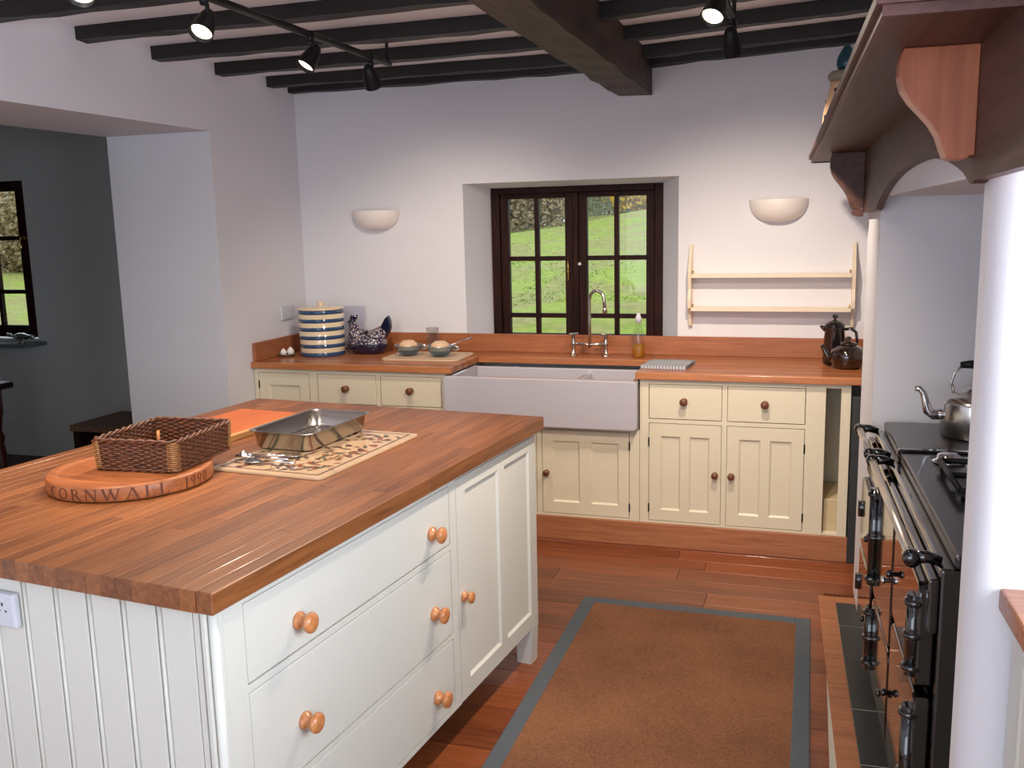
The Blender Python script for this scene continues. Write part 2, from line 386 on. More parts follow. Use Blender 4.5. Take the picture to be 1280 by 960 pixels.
# dining room beyond
DW = (-5.75, -4.385, 0.90, 2.075)   # its window: x0,x1,z0,z1
b = nbm()
box(b, DW[1], -2.62, 0.25, 0.6, -0.05, 2.6); box(b, -8.3, DW[0], 0.25, 0.6, -0.05, 2.6); box(b, DW[0], DW[1], 0.25, 0.6, -0.05, DW[2]); box(b, DW[0], DW[1], 0.25, 0.6, DW[3], 2.6)
box(b, -2.64, -2.60, 0.0, 0.25, -0.05, 2.6)
box(b, -8.3, -8.15, -4.3, 0.25, -0.05, 2.6); box(b, -8.3, -2.62, -4.4, -4.2, -0.05, 2.6)
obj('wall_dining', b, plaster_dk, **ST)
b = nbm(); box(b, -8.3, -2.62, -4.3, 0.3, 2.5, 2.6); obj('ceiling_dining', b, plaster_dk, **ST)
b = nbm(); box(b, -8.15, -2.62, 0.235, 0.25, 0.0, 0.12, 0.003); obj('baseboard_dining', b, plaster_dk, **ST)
# rear wall with an unseen wide opening, added to let the daylight in
b = nbm()
box(b, -2.62, -1.4, -7.05, -6.85, -0.05, CH); box(b, 1.4, 2.5, -7.05, -6.85, -0.05, CH); box(b, -1.4, 1.4, -7.05, -6.85, 2.35, CH); box(b, -1.4, 1.4, -7.05, -6.85, -0.05, 0.35)
obj('wall_rear', b, plaster, **ST)
# right wall: alcove, chimney breast with the cooker recess, near wall
def rbox(bm, p0, p1, q0, q1, z0, z1, bev=0): box(bm, q0, q1, -p1, -p0, z0, z1, bev)
b = nbm()
t_ = nbm(); rbox(t_, -0.49, 0.0, 0.012, 0.86, -0.05, CH)
# near pier with a rounded corner
pts = [(0.012, -1.83), (0.85, -1.83), (0.85, -1.935)] + [(0.072 - 0.06 * math.sin(R(a)), -1.875 - 0.06 * math.cos(R(a))) for a in range(0, 91, 5)]
zpr(t_, pts, -0.05, 1.76)
rbox(t_, 0.0, 2.36, 0.012, 0.86, 1.745, CH)
rbox(t_, -0.05, 1.9, 0.72, 0.86, -0.05, CH)
t_.transform(RM)
me = bpy.data.meshes.new('tmp'); t_.to_mesh(me); t_.free(); b.from_mesh(me); bpy.data.meshes.remove(me)
box(b, 1.62, 1.8, -1.05, 0.05, -0.05, CH)
box(b, 2.18, 2.4, -3.7, -3.3, -0.05, CH); box(b, 2.18, 2.4, -7.0, -5.4, -0.05, CH); box(b, 2.18, 2.4, -5.4, -3.7, -0.05, 1.05); box(b, 2.18, 2.4, -5.4, -3.7, 2.2, CH)
obj('wall_right', b, plaster, **ST)

# ------------------------------------------------------------------ ceiling with its joists and beam
ce = empty('ceiling', kind='structure')
b = nbm()
hexa(b, [(-2.0, -7, 2.567), (0.18, -7, 2.567), (0.18, 0.05, 2.567), (-2.0, 0.05, 2.567), (-2.0, -7, 2.75), (0.18, -7, 2.75), (0.18, 0.05, 2.75), (-2.0, 0.05, 2.75)])
hexa(b, [(0.18, -7, 2.570), (2.4, -7, 2.665), (2.4, 0.05, 2.665), (0.18, 0.05, 2.570), (0.18, -7, 2.75), (2.4, -7, 2.75), (2.4, 0.05, 2.75), (0.18, 0.05, 2.75)])
obj('ceiling_plaster', b, ceil_m, ce)
def rough_beam(name, x0, x1, y0, y1, z0a, z1a, z0b, z1b, m, jit=0.006, along='x', n=14):
    b = nbm(); rings = []
    for i in range(n + 1):
        t = i / n; j = lambda: random.uniform(-jit, jit)
        if along == 'x':
            x = x0 + (x1 - x0) * t; a, c = z0a + (z0b - z0a) * t, z1a + (z1b - z1a) * t
            q = [(x, y0 + j(), a + j()), (x, y1 + j(), a + j()), (x, y1, c), (x, y0, c)]
        else:
            yv = y0 + (y1 - y0) * t; a, c = z0a + (z0b - z0a) * t, z1a + (z1b - z1a) * t
            q = [(x0 + j(), yv, a + j()), (x1 + j(), yv, a + j()), (x1, yv, c), (x0, yv, c)]
        rings.append([b.verts.new(p) for p in q])
    for i in range(n):
        for k in range(4): b.faces.new((rings[i][k], rings[i][(k + 1) % 4], rings[i + 1][(k + 1) % 4], rings[i + 1][k]))
    b.faces.new(rings[0]); b.faces.new(rings[-1][::-1]); bmesh.ops.recalc_face_normals(b, faces=b.faces)
    return obj(name, b, m, ce)
for (ya, yb) in ((-0.075, -0.004), (-0.31, -0.235), (-0.815, -0.74), (-1.33, -1.255), (-1.825, -1.75), (-2.30, -2.225), (-2.8, -2.725), (-3.3, -3.225), (-3.9, -3.825), (-4.5, -4.425), (-5.1, -5.025), (-5.7, -5.625)):
    off = random.uniform(-0.004, 0.004)
    y0_, y1_ = ya, yb
    rough_beam('joist', -1.955, 0.12, y0_, y1_, 2.505 + off, 2.6, 2.505 + off, 2.6, joist_m, 0.004)
    rough_beam('joist', 0.24, 1.62 if ya > -1.0 else 1.30 if ya > -3.6 else 2.2, y0_, y1_, 2.508 + off, 2.62, 2.566 + off, 2.69, joist_m, 0.004)
rough_beam('main_beam', 0.088, 0.272, -6.85, -0.002, 2.362, 2.6, 2.362, 2.6, bigbeam_m, 0.005, 'y', 40)

# ------------------------------------------------------------------ cabinet helpers (cabinet space: x along, front plane y=0, outward -y)
def face_frame(bm, x0, x1, z0, z1, holes, t=0.022):
    xs = sorted({x0, x1, *[h[0] for h in holes], *[h[1] for h in holes]}); zs = sorted({z0, z1, *[h[2] for h in holes], *[h[3] for h in holes]})
    for zi in range(len(zs) - 1):
        run = None
        for xi in range(len(xs)):
            solid = False
            if xi < len(xs) - 1:
                cx, cz = (xs[xi] + xs[xi + 1]) / 2, (zs[zi] + zs[zi + 1]) / 2
                solid = not any(h[0] < cx < h[1] and h[2] < cz < h[3] for h in holes)
            if solid and run is None: run = xs[xi]
            if not solid and run is not None:
                box(bm, run, xs[xi], 0, t, zs[zi], zs[zi + 1]); run = None
def front(name, x0, x1, z0, z1, m, parent, T, g=0.003, t=0.02, y=0.0, bev=0.0025):
    b = nbm(); box(b, x0 + g, x1 - g, y, y + t, z0 + g, z1 - g, bev, 2); return obj(name, b, m, parent, T)
def panel_door(x0, x1, z0, z1, panels, m, parent, T, g=0.003, t=0.02):
    b = nbm(); X0, X1, Z0, Z1 = x0 + g, x1 - g, z0 + g, z1 - g
    holes = [p for p in panels]
    face_frame(b, X0, X1, Z0, Z1, holes, t)
    for (a, c, d, e) in panels:
        box(b, a, c, 0.009, 0.016, d, e)
        # ovolo bead running round each panel: sloped frame
        w_ = 0.009
        o = [(a, d), (c, d), (c, e), (a, e)]; i = [(a + w_, d + w_), (c - w_, d + w_), (c - w_, e - w_), (a + w_, e - w_)]
        ov = [b.verts.new((x, 0.0, z)) for x, z in o]; iv = [b.verts.new((x, 0.0085, z)) for x, z in i]
        for k in range(4): b.faces.new((ov[k], ov[(k + 1) % 4], iv[(k + 1) % 4], iv[k]))
    return obj('door', b, m, parent, T)
def knob(x, z, m, parent, T, s=1.0):
    b = nbm()
    prof = [(0.0, 0.0), (0.021, 0.0), (0.0225, 0.004), (0.021, 0.010), (0.014, 0.016), (0.0125, 0.020), (0.016, 0.025), (0.0235, 0.031), (0.0255, 0.037), (0.0235, 0.043), (0.016, 0.047), (0.007, 0.0485), (0.0, 0.049)]
    lathe(b, [(r * s, h * s) for r, h in prof], 20, (x, 0, z), '-y')
    return obj('knob', b, m, parent, T)
def hinge(x, z, parent, T):
    b = nbm(); tube(b, [(x, -0.002, z - 0.022), (x, -0.002, z + 0.022)], 0.004, 8); return obj('hinge', b, iron, parent, T)
TB = TR((0, -0.645, 0))

# left base cabinet
c1 = thing('base_cabinet', 'cream base cabinet left of the sink, two drawers with dark knobs', 'cabinet')
b = nbm(); box(b, -1.945, -0.745, 0.022, 0.62, 0.128, 0.884)
face_frame(b, -1.945, -0.745, 0.128, 0.884, [(-1.92, -1.585, 0.15, 0.862), (-1.535, -1.165, 0.69, 0.862), (-1.14, -0.77, 0.69, 0.862), (-1.535, -1.165, 0.15, 0.66), (-1.14, -0.77, 0.15, 0.66)]); obj('carcass', b, cream, c1, TB)
d = panel_door(-1.92, -1.585, 0.15, 0.862, [(-1.85, -1.65, 0.22, 0.79)], cream, c1, TB); hinge(-1.915, 0.79, d, TB); hinge(-1.915, 0.22, d, TB)
for x0, x1 in ((-1.535, -1.165), (-1.14, -0.77)):
    d = front('drawer', x0, x1, 0.69, 0.862, cream, c1, TB); knob((x0 + x1) / 2, 0.782, knob_dk, d, TB, 0.8)
    xm = (x0 + x1) / 2
    d = panel_door(x0, x1, 0.15, 0.66, [(x0 + 0.055, xm - 0.025, 0.21, 0.6), (xm + 0.025, x1 - 0.055, 0.21, 0.6)], cream, c1, TB); knob(x1 - 0.03 if x0 < -1.4 else x0 + 0.03, 0.4, knob_dk, d, TB, 0.7)
# sink cabinet
c2 = thing('sink_cabinet', 'cream cupboard with panelled doors under the white sink', 'cabinet')
b = nbm(); box(b, -0.743, 0.318, 0.022, 0.62, 0.128, 0.618)
face_frame(b, -0.743, 0.318, 0.128, 0.618, [(-0.71, -0.235, 0.14, 0.603), (-0.207, 0.266, 0.14, 0.603)]); obj('carcass', b, cream, c2, TB)
for x0, x1, kx in ((-0.71, -0.235, -0.26), (-0.207, 0.266, -0.181)):
    xm = (x0 + x1) / 2
    d = panel_door(x0, x1, 0.14, 0.603, [(x0 + 0.058, xm - 0.03, 0.205, 0.54), (xm + 0.03, x1 - 0.058, 0.205, 0.54)], cream, c2, TB); knob(kx, 0.365, knob_dk, d, TB, 0.7)
    hx = x1 - 0.001 if x0 > -0.3 else x0 + 0.001
    hinge(hx, 0.53, d, TB); hinge(hx, 0.2, d, TB)
# right cabinet
c3 = thing('base_cabinet', 'cream base cabinet right of the sink with drawers over doors and a narrow open niche', 'cabinet')
b = nbm(); box(b, 0.320, 1.205, 0.022, 0.62, 0.128, 0.884); box(b, 1.205, 1.336, 0.4, 0.62, 0.128, 0.884); box(b, 1.318, 1.336, 0.022, 0.4, 0.128, 0.884); box(b, 1.205, 1.318, 0.022, 0.4, 0.128, 0.14)
box(b, 1.205, 1.318, 0.022, 0.4, 0.872, 0.884)
H3 = [(0.365, 0.733, 0.68, 0.862), (0.757, 1.131, 0.68, 0.862), (0.365, 0.733, 0.14, 0.66), (0.757, 1.131, 0.14, 0.66), (1.222, 1.292, 0.135, 0.866)]
face_frame(b, 0.320, 1.336, 0.128, 0.884, H3); obj('carcass', b, cream, c3, TB)
for (x0, x1, z0, z1) in H3[:2]:
    d = front('drawer', x0, x1, z0, z1, cream, c3, TB); knob((x0 + x1) / 2 - 0.005, 0.776, knob_dk, d, TB, 0.8)
for (x0, x1, z0, z1), kx, hx in ((H3[2], 0.702, 0.366), (H3[3], 0.783, 1.130)):
    xm = (x0 + x1) / 2
    d = panel_door(x0, x1, z0, z1, [(x0 + 0.06, xm - 0.022, 0.2, 0.592), (xm + 0.022, x1 - 0.06, 0.2, 0.592)], cream, c3, TB); knob(kx, 0.402, knob_dk, d, TB, 0.7)
    hinge(hx, 0.56, d, TB); hinge(hx, 0.21, d, TB)
b = nbm(); box(b, 1.226, 1.31, 0.05, 0.38, 0.141, 0.3, 0.002); obj('niche_block', b, cream_in, c3, TB)
# plinth
o = obj('plinth', (lambda b: (box(b, -1.945, 1.352, -0.655, -0.635, 0.0, 0.127, 0.002), b)[1])(nbm()), plinth_m); tag(o, 'oak plinth board running along the floor under the back cabinets', 'plinth')
# dark narrow panel standing in the gap between cabinet and chimney breast
o = obj('gap_panel', (lambda b: (box(b, 1.342, 1.60, -0.66, -0.64, 0.0, 0.83, 0.003), b)[1])(nbm()), slate); tag(o, 'dark narrow panel in the gap between the right cabinet and the chimney breast', 'panel')

# back worktop with its upstands
wt = thing('back_worktop', 'oak worktop along the back wall, cut out around the sink', 'worktop')
def wtop(x0, x1, y0, y1, name='worktop_section'):
    b = nbm(); box(b, x0, x1, y0, y1, 0.8865, 0.922, 0.004, 2); obj(name, b, staveX_m, wt)
wtop(-1.948, -0.703, -0.672, -0.003); wtop(-0.7025, 0.2985, -0.235, -0.003); wtop(0.299, 1.615, -0.672, -0.003)
def ups(x0, x1, y0, y1):
    b = nbm(); box(b, x0, x1, y0, y1, 0.9222, 1.03, 0.002); obj('upstand', b, upstand_m, wt)
ups(-1.928, 1.615, -0.021, -0.001); ups(-1.9485, -1.928, -0.645, -0.001)

# butler sink (two bowls)
def sink():
    b = nbm()
    x0, x1, y0, y1, z0, z1 = -0.738, 0.313, -0.705, -0.225, 0.622, 0.880
    prism(b, rrect(x0, x1, z0, z1, 0.022, 4), lambda x, z: (x, y0 + 0.0, z), lambda x, z: (x, y0 + 0.04, z), 0.006)
    box(b, x0, x1, y1 - 0.035, y1, z0, z1 - 0.012, 0.006); box(b, x0, x0 + 0.035, y0 + 0.03, y1 - 0.02, z0, z1 - 0.004, 0.006); box(b, x1 - 0.035, x1, y0 + 0.03, y1 - 0.02, z0, z1 - 0.004, 0.006)
    box(b, -0.055, -0.02, y0 + 0.03, y1 - 0.02, z0, z1 - 0.03, 0.01, 2); box(b, x0 + 0.01, x1 - 0.01, y0 + 0.03, y1 - 0.02, z0 + 0.002, z0 + 0.035)
    return b
s = obj('butler_sink', sink(), ceramic); tag(s, 'white fireclay double butler sink set under the window', 'sink')
for xx in (-0.40, 0.13):
    b = nbm(); lathe(b, [(0.0, 0.004), (0.03, 0.004), (0.038, 0.0)], 16, (xx, -0.45, 0.657)); obj('drain', b, chrome, s)

# bridge tap
tp = thing('bridge_tap', 'chrome bridge mixer tap with tall swan neck behind the sink', 'tap', (-0.062, -0.12, 0.922))
for sx in (-0.095, 0.095):
    b = nbm(); lathe(b, [(0.0, 0), (0.024, 0), (0.024, 0.006), (0.012, 0.012), (0.010, 0.05), (0.016, 0.062), (0.016, 0.078), (0.011, 0.09), (0.011, 0.115), (0.014, 0.12), (0.012, 0.132), (0, 0.134)], 16, (sx, 0, 0)); p_ = obj('pillar', b, nickel, tp)
    b = nbm(); tube(b, [(sx - 0.026, -0.012, 0.126), (sx + 0.026, 0.012, 0.126)], 0.006, 8); tube(b, [(sx + 0.012, -0.026, 0.126), (sx - 0.012, 0.026, 0.126)], 0.006, 8); obj('cross_handle', b, nickel, p_)
b = nbm(); tube(b, [(-0.095, 0, 0.07), (0, 0, 0.066), (0.095, 0, 0.07)], 0.0085, 10); obj('bridge', b, nickel, tp)
b = nbm(); tube(b, [(0, 0, 0.05), (0, 0, 0.2), (0, 0, 0.32)] + [(0.045 - 0.045 * math.cos(R(a)), -0.02 * a / 180, 0.32 + 0.055 * math.sin(R(a))) for a in range(12, 181, 12)] + [(0.094, -0.021, 0.27)], 0.0095, 12); lathe(b, [(0, 0), (0.014, 0.0), (0.014, 0.02), (0.009, 0.03)], 12, (0.094, -0.021, 0.25)); obj('spout', b, nickel, tp)

# ------------------------------------------------------------------ kitchen island
AI = Vector((0.0096, -3.813, 0)); IRZ = R(-5.65)
isl = thing('island_cabinet', 'white painted island with three wide drawers, a door and grooved end boards', 'cabinet', AI, IRZ)
IT = 0.907; IB = 0.145
IW, IL = 1.30, 1.79
TS = Matrix(((0, -1, 0, -0.022), (1, 0, 0, 0), (0, 0, 1, 0), (0, 0, 0, 1)))
b = nbm(); box(b, -IW, -0.045, 0.075, IL, IB, IT)
t2 = nbm(); HS = [(0.114, 1.078, 0.70, 0.888), (0.114, 1.078, 0.405, 0.682), (0.114, 1.078, 0.16, 0.39), (1.122, 1.788, IB, 0.894)]
face_frame(t2, 0.05, IL + 0.0, IB, IT, HS, 0.023); t2.transform(TS)
me = bpy.data.meshes.new('tmp'); t2.to_mesh(me); t2.free(); b.from_mesh(me); bpy.data.meshes.remove(me)
obj('carcass', b, white_paint, isl)
for i, (x0, x1, z0, z1) in enumerate(HS[:3]):
    d = front('drawer', x0, x1, z0, z1, white_paint, isl, TS)
    kz = (0.773, 0.522, 0.25)[i]
    for kx in (0.30, 0.955): knob(kx, kz, knob_m, d, TS)
d = panel_door(1.122, 1.788, IB, 0.894, [(1.19, 1.448, 0.207, 0.845), (1.50, 1.725, 0.207, 0.845)], white_paint, isl, TS); knob(1.155, 0.50, knob_m, d, TS, 0.8)
for lx, ly in ((-0.055, 1.755), (-1.265, 1.755), (-1.265, 0.08), (-0.055, 0.08)):
    b = nbm(); hexa(b, [(lx - 0.03, ly - 0.03, 0), (lx + 0.028, ly - 0.03, 0), (lx + 0.028, ly + 0.03, 0), (lx - 0.03, ly + 0.03, 0), (lx - 0.033, ly - 0.033, IB), (lx + 0.033, ly - 0.033, IB), (lx + 0.033, ly + 0.033, IB), (lx - 0.033, ly + 0.033, IB)]); obj('leg', b, white_paint, isl)
# near end: tongue and groove boards, each with a quirk bead
bx = -0.083
EW = 0.1005; k = 0
while bx > -IW + 0.02:
    x1 = bx; x0 = max(bx - EW, -IW)
    b = nbm(); box(b, x0 + 0.018, x1 - 0.001, 0.03, 0.075, IB - 0.05, IT, 0.0015)
    tube(b, [(x0 + 0.0085, 0.036, IB - 0.05), (x0 + 0.0085, 0.036, IT)], 0.0068, 10); box(b, x0, x0 + 0.018, 0.04, 0.075, IB - 0.05, IT)
    obj('board', b, white_paint, isl); bx = x0; k += 1
b = nbm(); box(b, -0.082, -0.066, 0.03, 0.075, 0.0, IT, 0.0015); box(b, -0.062, -0.045, 0.026, 0.075, 0.0, IT, 0.004); tube(b, [(-0.034, 0.038, 0.0), (-0.034, 0.038, IT)], 0.011, 12); box(b, -0.045, -0.024, 0.04, 0.075, 0.0, IT); box(b, -0.04, -0.0225, 0.052, 0.09, 0.0, IT, 0.002)
obj('corner_post', b, white_paint, isl)
# worktop built of staves
it = thing('island_worktop', 'thick oak butcher block top of staves on the white island', 'worktop', AI, IRZ)
x = 0.0; NW = 31; sw = 1.328 / NW
for i in range(NW):
    x1 = -i * sw; x0 = x1 - sw
    cuts = [0.0]; yv = random.uniform(0.25, 0.75)
    while yv < 1.7: cuts.append(yv); yv += random.uniform(0.45, 0.85)
    cuts.append(1.83)
    if i in (0, NW - 1): cuts = [0.0, 0.93 if i == 0 else 1.0, 1.83]
    for a_, b_ in zip(cuts[:-1], cuts[1:]):
        b = nbm(); box(b, x0 + 0.0002, x1 - 0.0002, a_ + 0.0002, b_ - 0.0002, 0.9085, 0.957, 0.0009 if 0 < i < NW - 1 else 0.0025); obj('stave', b, stave_m, it)
# double socket on the island end
so = thing('double_socket', 'white double electric socket on the near end of the island', 'socket', AI, IRZ)
b = nbm(); box(b, -0.733, -0.589, 0.009, 0.0285, 0.782, 0.866, 0.006, 2); obj('back_box', b, plastic_w, so)
for cx in (-0.625, -0.697):
    b = nbm(); box(b, cx - 0.0025, cx + 0.0025, 0.0085, 0.0105, 0.836, 0.845); box(b, cx - 0.013, cx - 0.007, 0.0085, 0.0105, 0.822, 0.826); box(b, cx + 0.007, cx + 0.013, 0.0085, 0.0105, 0.822, 0.826); obj('pin_hole', b, dark_slot, so)
    b = nbm(); box(b, cx - 0.006, cx + 0.006, 0.006, 0.0105, 0.845, 0.860, 0.001); obj('switch', b, plastic_w, so)

# ---- round carved board
RBN, RBE, RBR = -0.815, 0.605, 0.228
def ipt(n, e, z): return AI + Matrix.Rotation(IRZ, 3, 'Z') @ Vector((n, e, z))
rb = thing('bread_board', 'large round wooden board with carved lettering on its rim', 'board', ipt(RBN, RBE, 0.957), IRZ)
b = nbm(); lathe(b, [(0, 0.0005), (0.215, 0.0005), (0.2265, 0.004), (0.228, 0.007), (0.228, 0.039), (0.2255, 0.0435), (0.220, 0.0445), (0.198, 0.0445), (0.195, 0.041), (0.192, 0.0415), (0.0, 0.0415)], 96); o = obj('disc', b, board_m, rb)
# serif capitals cut as strokes: each glyph in a 0..1 height box, (x0,z0,x1,z1,width)
TH, TN = 0.15, 0.055
GL = {
 'C': (0.78, [('arc', 0.42, 0.5, 0.36, 0.5, 55, 305, TH)]),
 'O': (0.92, [('arc', 0.46, 0.5, 0.40, 0.5, 0, 360, TH * 0.9)]),
 'R': (0.80, [(0.16, 0, 0.16, 1, TH), ('arc', 0.32, 0.74, 0.27, 0.25, -90, 90, TH * 0.8), (0.16, 0.98, 0.34, 0.98, TN), (0.16, 0.5, 0.34, 0.5, TN), (0.36, 0.5, 0.74, 0.02, TH), (0.04, 0.02, 0.28, 0.02, TN), (0.66, 0.02, 0.84, 0.02, TN), (0.04, 0.98, 0.16, 0.98, TN)]),
 'N': (0.95, [(0.16, 0, 0.16, 1, TN * 1.3), (0.16, 1, 0.78, 0, TH), (0.78, 0, 0.78, 1, TN * 1.3), (0.04, 0.98, 0.22, 0.98, TN), (0.66, 0.98, 0.9, 0.98, TN), (0.04, 0.02, 0.28, 0.02, TN)]),
 'W': (1.25, [(0.1, 1, 0.36, 0, TH), (0.36, 0, 0.6, 0.95, TN * 1.3), (0.56, 1, 0.84, 0, TH), (0.84, 0, 1.1, 1, TN * 1.3), (0.0, 0.98, 0.22, 0.98, TN), (0.46, 0.98, 0.7, 0.98, TN), (1.0, 0.98, 1.2, 0.98, TN)]),
 'A': (0.95, [(0.1, 0, 0.46, 1, TN * 1.3), (0.46, 1, 0.8, 0, TH), (0.24, 0.36, 0.66, 0.36, TN), (0.0, 0.02, 0.22, 0.02, TN), (0.68, 0.02, 0.92, 0.02, TN)]),
 'L': (0.72, [(0.18, 0, 0.18, 1, TH), (0.06, 0.98, 0.3, 0.98, TN), (0.06, 0.02, 0.64, 0.02, TN), (0.62, 0.0, 0.62, 0.2, TN)]),
 '1': (0.5, [(0.26, 0, 0.26, 1, TH), (0.12, 0.02, 0.4, 0.02, TN), (0.14, 0.9, 0.26, 0.98, TN)]),
 '9': (0.66, [('arc', 0.33, 0.68, 0.25, 0.3, 0, 360, TH * 0.75), (0.56, 0.7, 0.3, 0.0, TN * 1.6)]),
 '0': (0.66, [('arc', 0.33, 0.5, 0.27, 0.5, 0, 360, TH * 0.75)]),
 '-': (0.5, [(0.15, 0.45, 0.35, 0.45, TN * 1.4)]),
}
def carve(text, a_start, height, z_base, gap=0.16, kx=1.3):
    s = a_start; RB = RBR; RX = RBR / kx
    for ch in text:
        if ch == ' ': s += 0.35 * height / RX; continue
        wd, strokes = GL[ch]; b = nbm()
        def quad(x0, z0, x1, z1, wth):
            dx, dz = x1 - x0, z1 - z0; L_ = math.hypot(dx, dz) or 1; nx, nz = -dz / L_ * wth / 2, dx / L_ * wth / 2
            nseg = max(1, int(abs(dx) / 0.12)); ro = []
            for i in range(nseg + 1):
                t = i / nseg; ro.append(((x0 + dx * t + nx, z0 + dz * t + nz), (x0 + dx * t - nx, z0 + dz * t - nz)))
            for i in range(nseg):
                q = [ro[i][0], ro[i + 1][0], ro[i + 1][1], ro[i][1]]
                vs = []
                for rad in (RBR + 0.0006, RBR - 0.003):
                    vs.append([b.verts.new((rad * math.cos(s + px_ * height / RX), rad * math.sin(s + px_ * height / RX), z_base + pz_ * height)) for px_, pz_ in q])
                b.faces.new(vs[0]); b.faces.new(vs[1][::-1])
                for k in range(4): b.faces.new((vs[0][k], vs[1][k], vs[1][(k + 1) % 4], vs[0][(k + 1) % 4]))
        for st in strokes:
            if st[0] == 'arc':
                _, cx, cz, rx, rz, a0, a1, wth = st; n = max(10, int(abs(a1 - a0) / 18)); pr = None
                for i in range(n + 1):
                    a = R(a0 + (a1 - a0) * i / n); q = (cx + (rx - wth / 2) * math.cos(a), cz + (rz - 0.03) * math.sin(a))
                    if pr: quad(pr[0], pr[1], q[0], q[1], wth * (0.45 + 0.55 * abs(math.cos((a + R(a0 + (a1 - a0) * (i - 1) / n)) / 2))))
                    pr = q
            else: quad(*st)
        bmesh.ops.recalc_face_normals(b, faces=b.faces)
        obj('carved_letter', b, carve_m, rb)
        s += (wd + gap) * height / RX
# view direction from board to camera, in board space
_v = Matrix.Rotation(-IRZ, 3, 'Z') @ (Vector((CAM.x, CAM.y, 0)) - Vector(rb.location)); VA = math.atan2(_v.y, _v.x)
carve('CORNWALL', VA - R(66), 0.032, 0.007, 0.2, 1.32)
carve('- 1990', VA + R(27), 0.030, 0.008, 0.18, 1.1)

# ---- wicker basket on the board
bk = thing('wicker_basket', 'dark brown rectangular wicker basket sitting on the round board', 'basket', ipt(-0.785, 0.715, 0.9988), IRZ + R(9.5))
BW, BD, BH = 0.127, 0.147, 0.090
def rr_loop(hx, hy, r, n):
    per = []
    segs = [((hx - r, -hy), (hx - r, -hy + r), -90), ((hx, hy - r), (hx - r, hy - r), 0), ((-hx + r, hy), (-hx + r, hy - r), 90), ((-hx, -hy + r), (-hx + r, -hy + r), 180)]
    pts = []
    corners = [(hx - r, -hy + r, -90), (hx - r, hy - r, 0), (-hx + r, hy - r, 90), (-hx + r, -hy + r, 180)]
    poly = []
    for cx, cy, a in corners:
        for i in range(5): t = R(a + 90 * i / 4); poly.append((cx + r * math.cos(t), cy + r * math.sin(t)))
    # resample
    L_ = [0]; 
    for i in range(len(poly)): q = poly[(i + 1) % len(poly)]; L_.append(L_[-1] + math.hypot(q[0] - poly[i][0], q[1] - poly[i][1]))
    tot = L_[-1]; out = []; i = 0
    for kk in range(n):
        d_ = tot * kk / n
        while L_[i + 1] < d_: i += 1
        t = (d_ - L_[i]) / max(1e-9, L_[i + 1] - L_[i]); p, q = poly[i], poly[(i + 1) % len(poly)]
        x, y_ = p[0] + (q[0] - p[0]) * t, p[1] + (q[1] - p[1]) * t
        tx, ty = q[0] - p[0], q[1] - p[1]; l = math.hypot(tx, ty) or 1
        out.append((x, y_, ty / l, -tx / l))
    return out
b = nbm(); NS = 112
for r_ in range(13):
    z = 0.008 + r_ * (BH - 0.014) / 12; fl_ = 1.0 + 0.035 * z / BH
    lp = rr_loop(BW * fl_, BD * fl_, 0.014, NS)
    tube(b, [(x + nx * 0.0026 * (1 if (i + 2 * (r_ % 2)) % 4 < 2 else -1), y_ + ny * 0.0026 * (1 if (i + 2 * (r_ % 2)) % 4 < 2 else -1), z) for i, (x, y_, nx, ny) in enumerate(lp)], 0.0036, 5, closed=True)
obj('woven_side', b, wicker, bk, kind='stuff')
b = nbm()
for i, (x, y_, nx, ny) in enumerate(rr_loop(BW, BD, 0.014, 56)): tube(b, [(x, y_, 0.003), (x * 1.035, y_ * 1.035, BH)], 0.0022, 5)
obj('stake', b, wicker, bk, kind='stuff')
b = nbm(); lp = rr_loop(BW * 1.04, BD * 1.04, 0.016, 120)
for ph in (0, math.pi): tube(b, [(x + nx * 0.004 * math.cos(i * 0.9 + ph), y_ + ny * 0.004 * math.cos(i * 0.9 + ph), BH + 0.004 * math.sin(i * 0.9 + ph)) for i, (x, y_, nx, ny) in enumerate(lp)], 0.0042, 6, closed=True)
obj('rim', b, wicker, bk)
b = nbm(); lp = rr_loop(BW * 1.015, BD * 1.015, 0.016, 120)
for ph in (0, math.pi): tube(b, [(x + nx * 0.003 * math.cos(i * 0.9 + ph), y_ + ny * 0.003 * math.cos(i * 0.9 + ph), 0.006 + 0.003 * math.sin(i * 0.9 + ph)) for i, (x, y_, nx, ny) in enumerate(lp)], 0.0036, 6, closed=True)
obj('foot_braid', b, wicker, bk)
b = nbm(); box(b, -BW + 0.002, BW - 0.002, -BD + 0.002, BD - 0.002, 0.003, 0.007); obj('base', b, wicker, bk)
for sx, sy in ((1, -1), (-1, -1), (1, 1), (-1, 1)):
    b = nbm()
    for q in range(14):
        z = 0.008 + q * (BH - 0.012) / 13; f_ = 1.0 + 0.035 * z / BH
        tube(b, [(sx * (BW * f_ - 0.020), sy * (BD * f_ + 0.0045), z), (sx * (BW * f_ + 0.001), sy * (BD * f_ + 0.001), z + 0.001), (sx * (BW * f_ + 0.0045), sy * (BD * f_ - 0.020), z)], 0.0024, 5)
    obj('corner_binding', b, wicker_lt, bk)
b = nbm(); tube(b, [(-0.06, 0.05, 0.007), (-0.058, 0.052, 0.075)], 0.005, 8); o = obj('wooden_peg', b, knob_m, bk)

# ---- chopping board
o = thing('chopping_board', 'orange toned wooden chopping board with pale edge behind the basket', 'board', ipt(-1.02, 1.265, 0.9572), IRZ)
b = nbm(); box(b, -0.15, 0.125, -0.27, 0.26, 0.0, 0.022, 0.003, 2); obj('slab', b, chop_m, o)
b = nbm(); box(b, 0.1255, 0.15, -0.27, 0.26, 0.0, 0.022, 0.003, 2); obj('edge_strip', b, chop_edge, o)

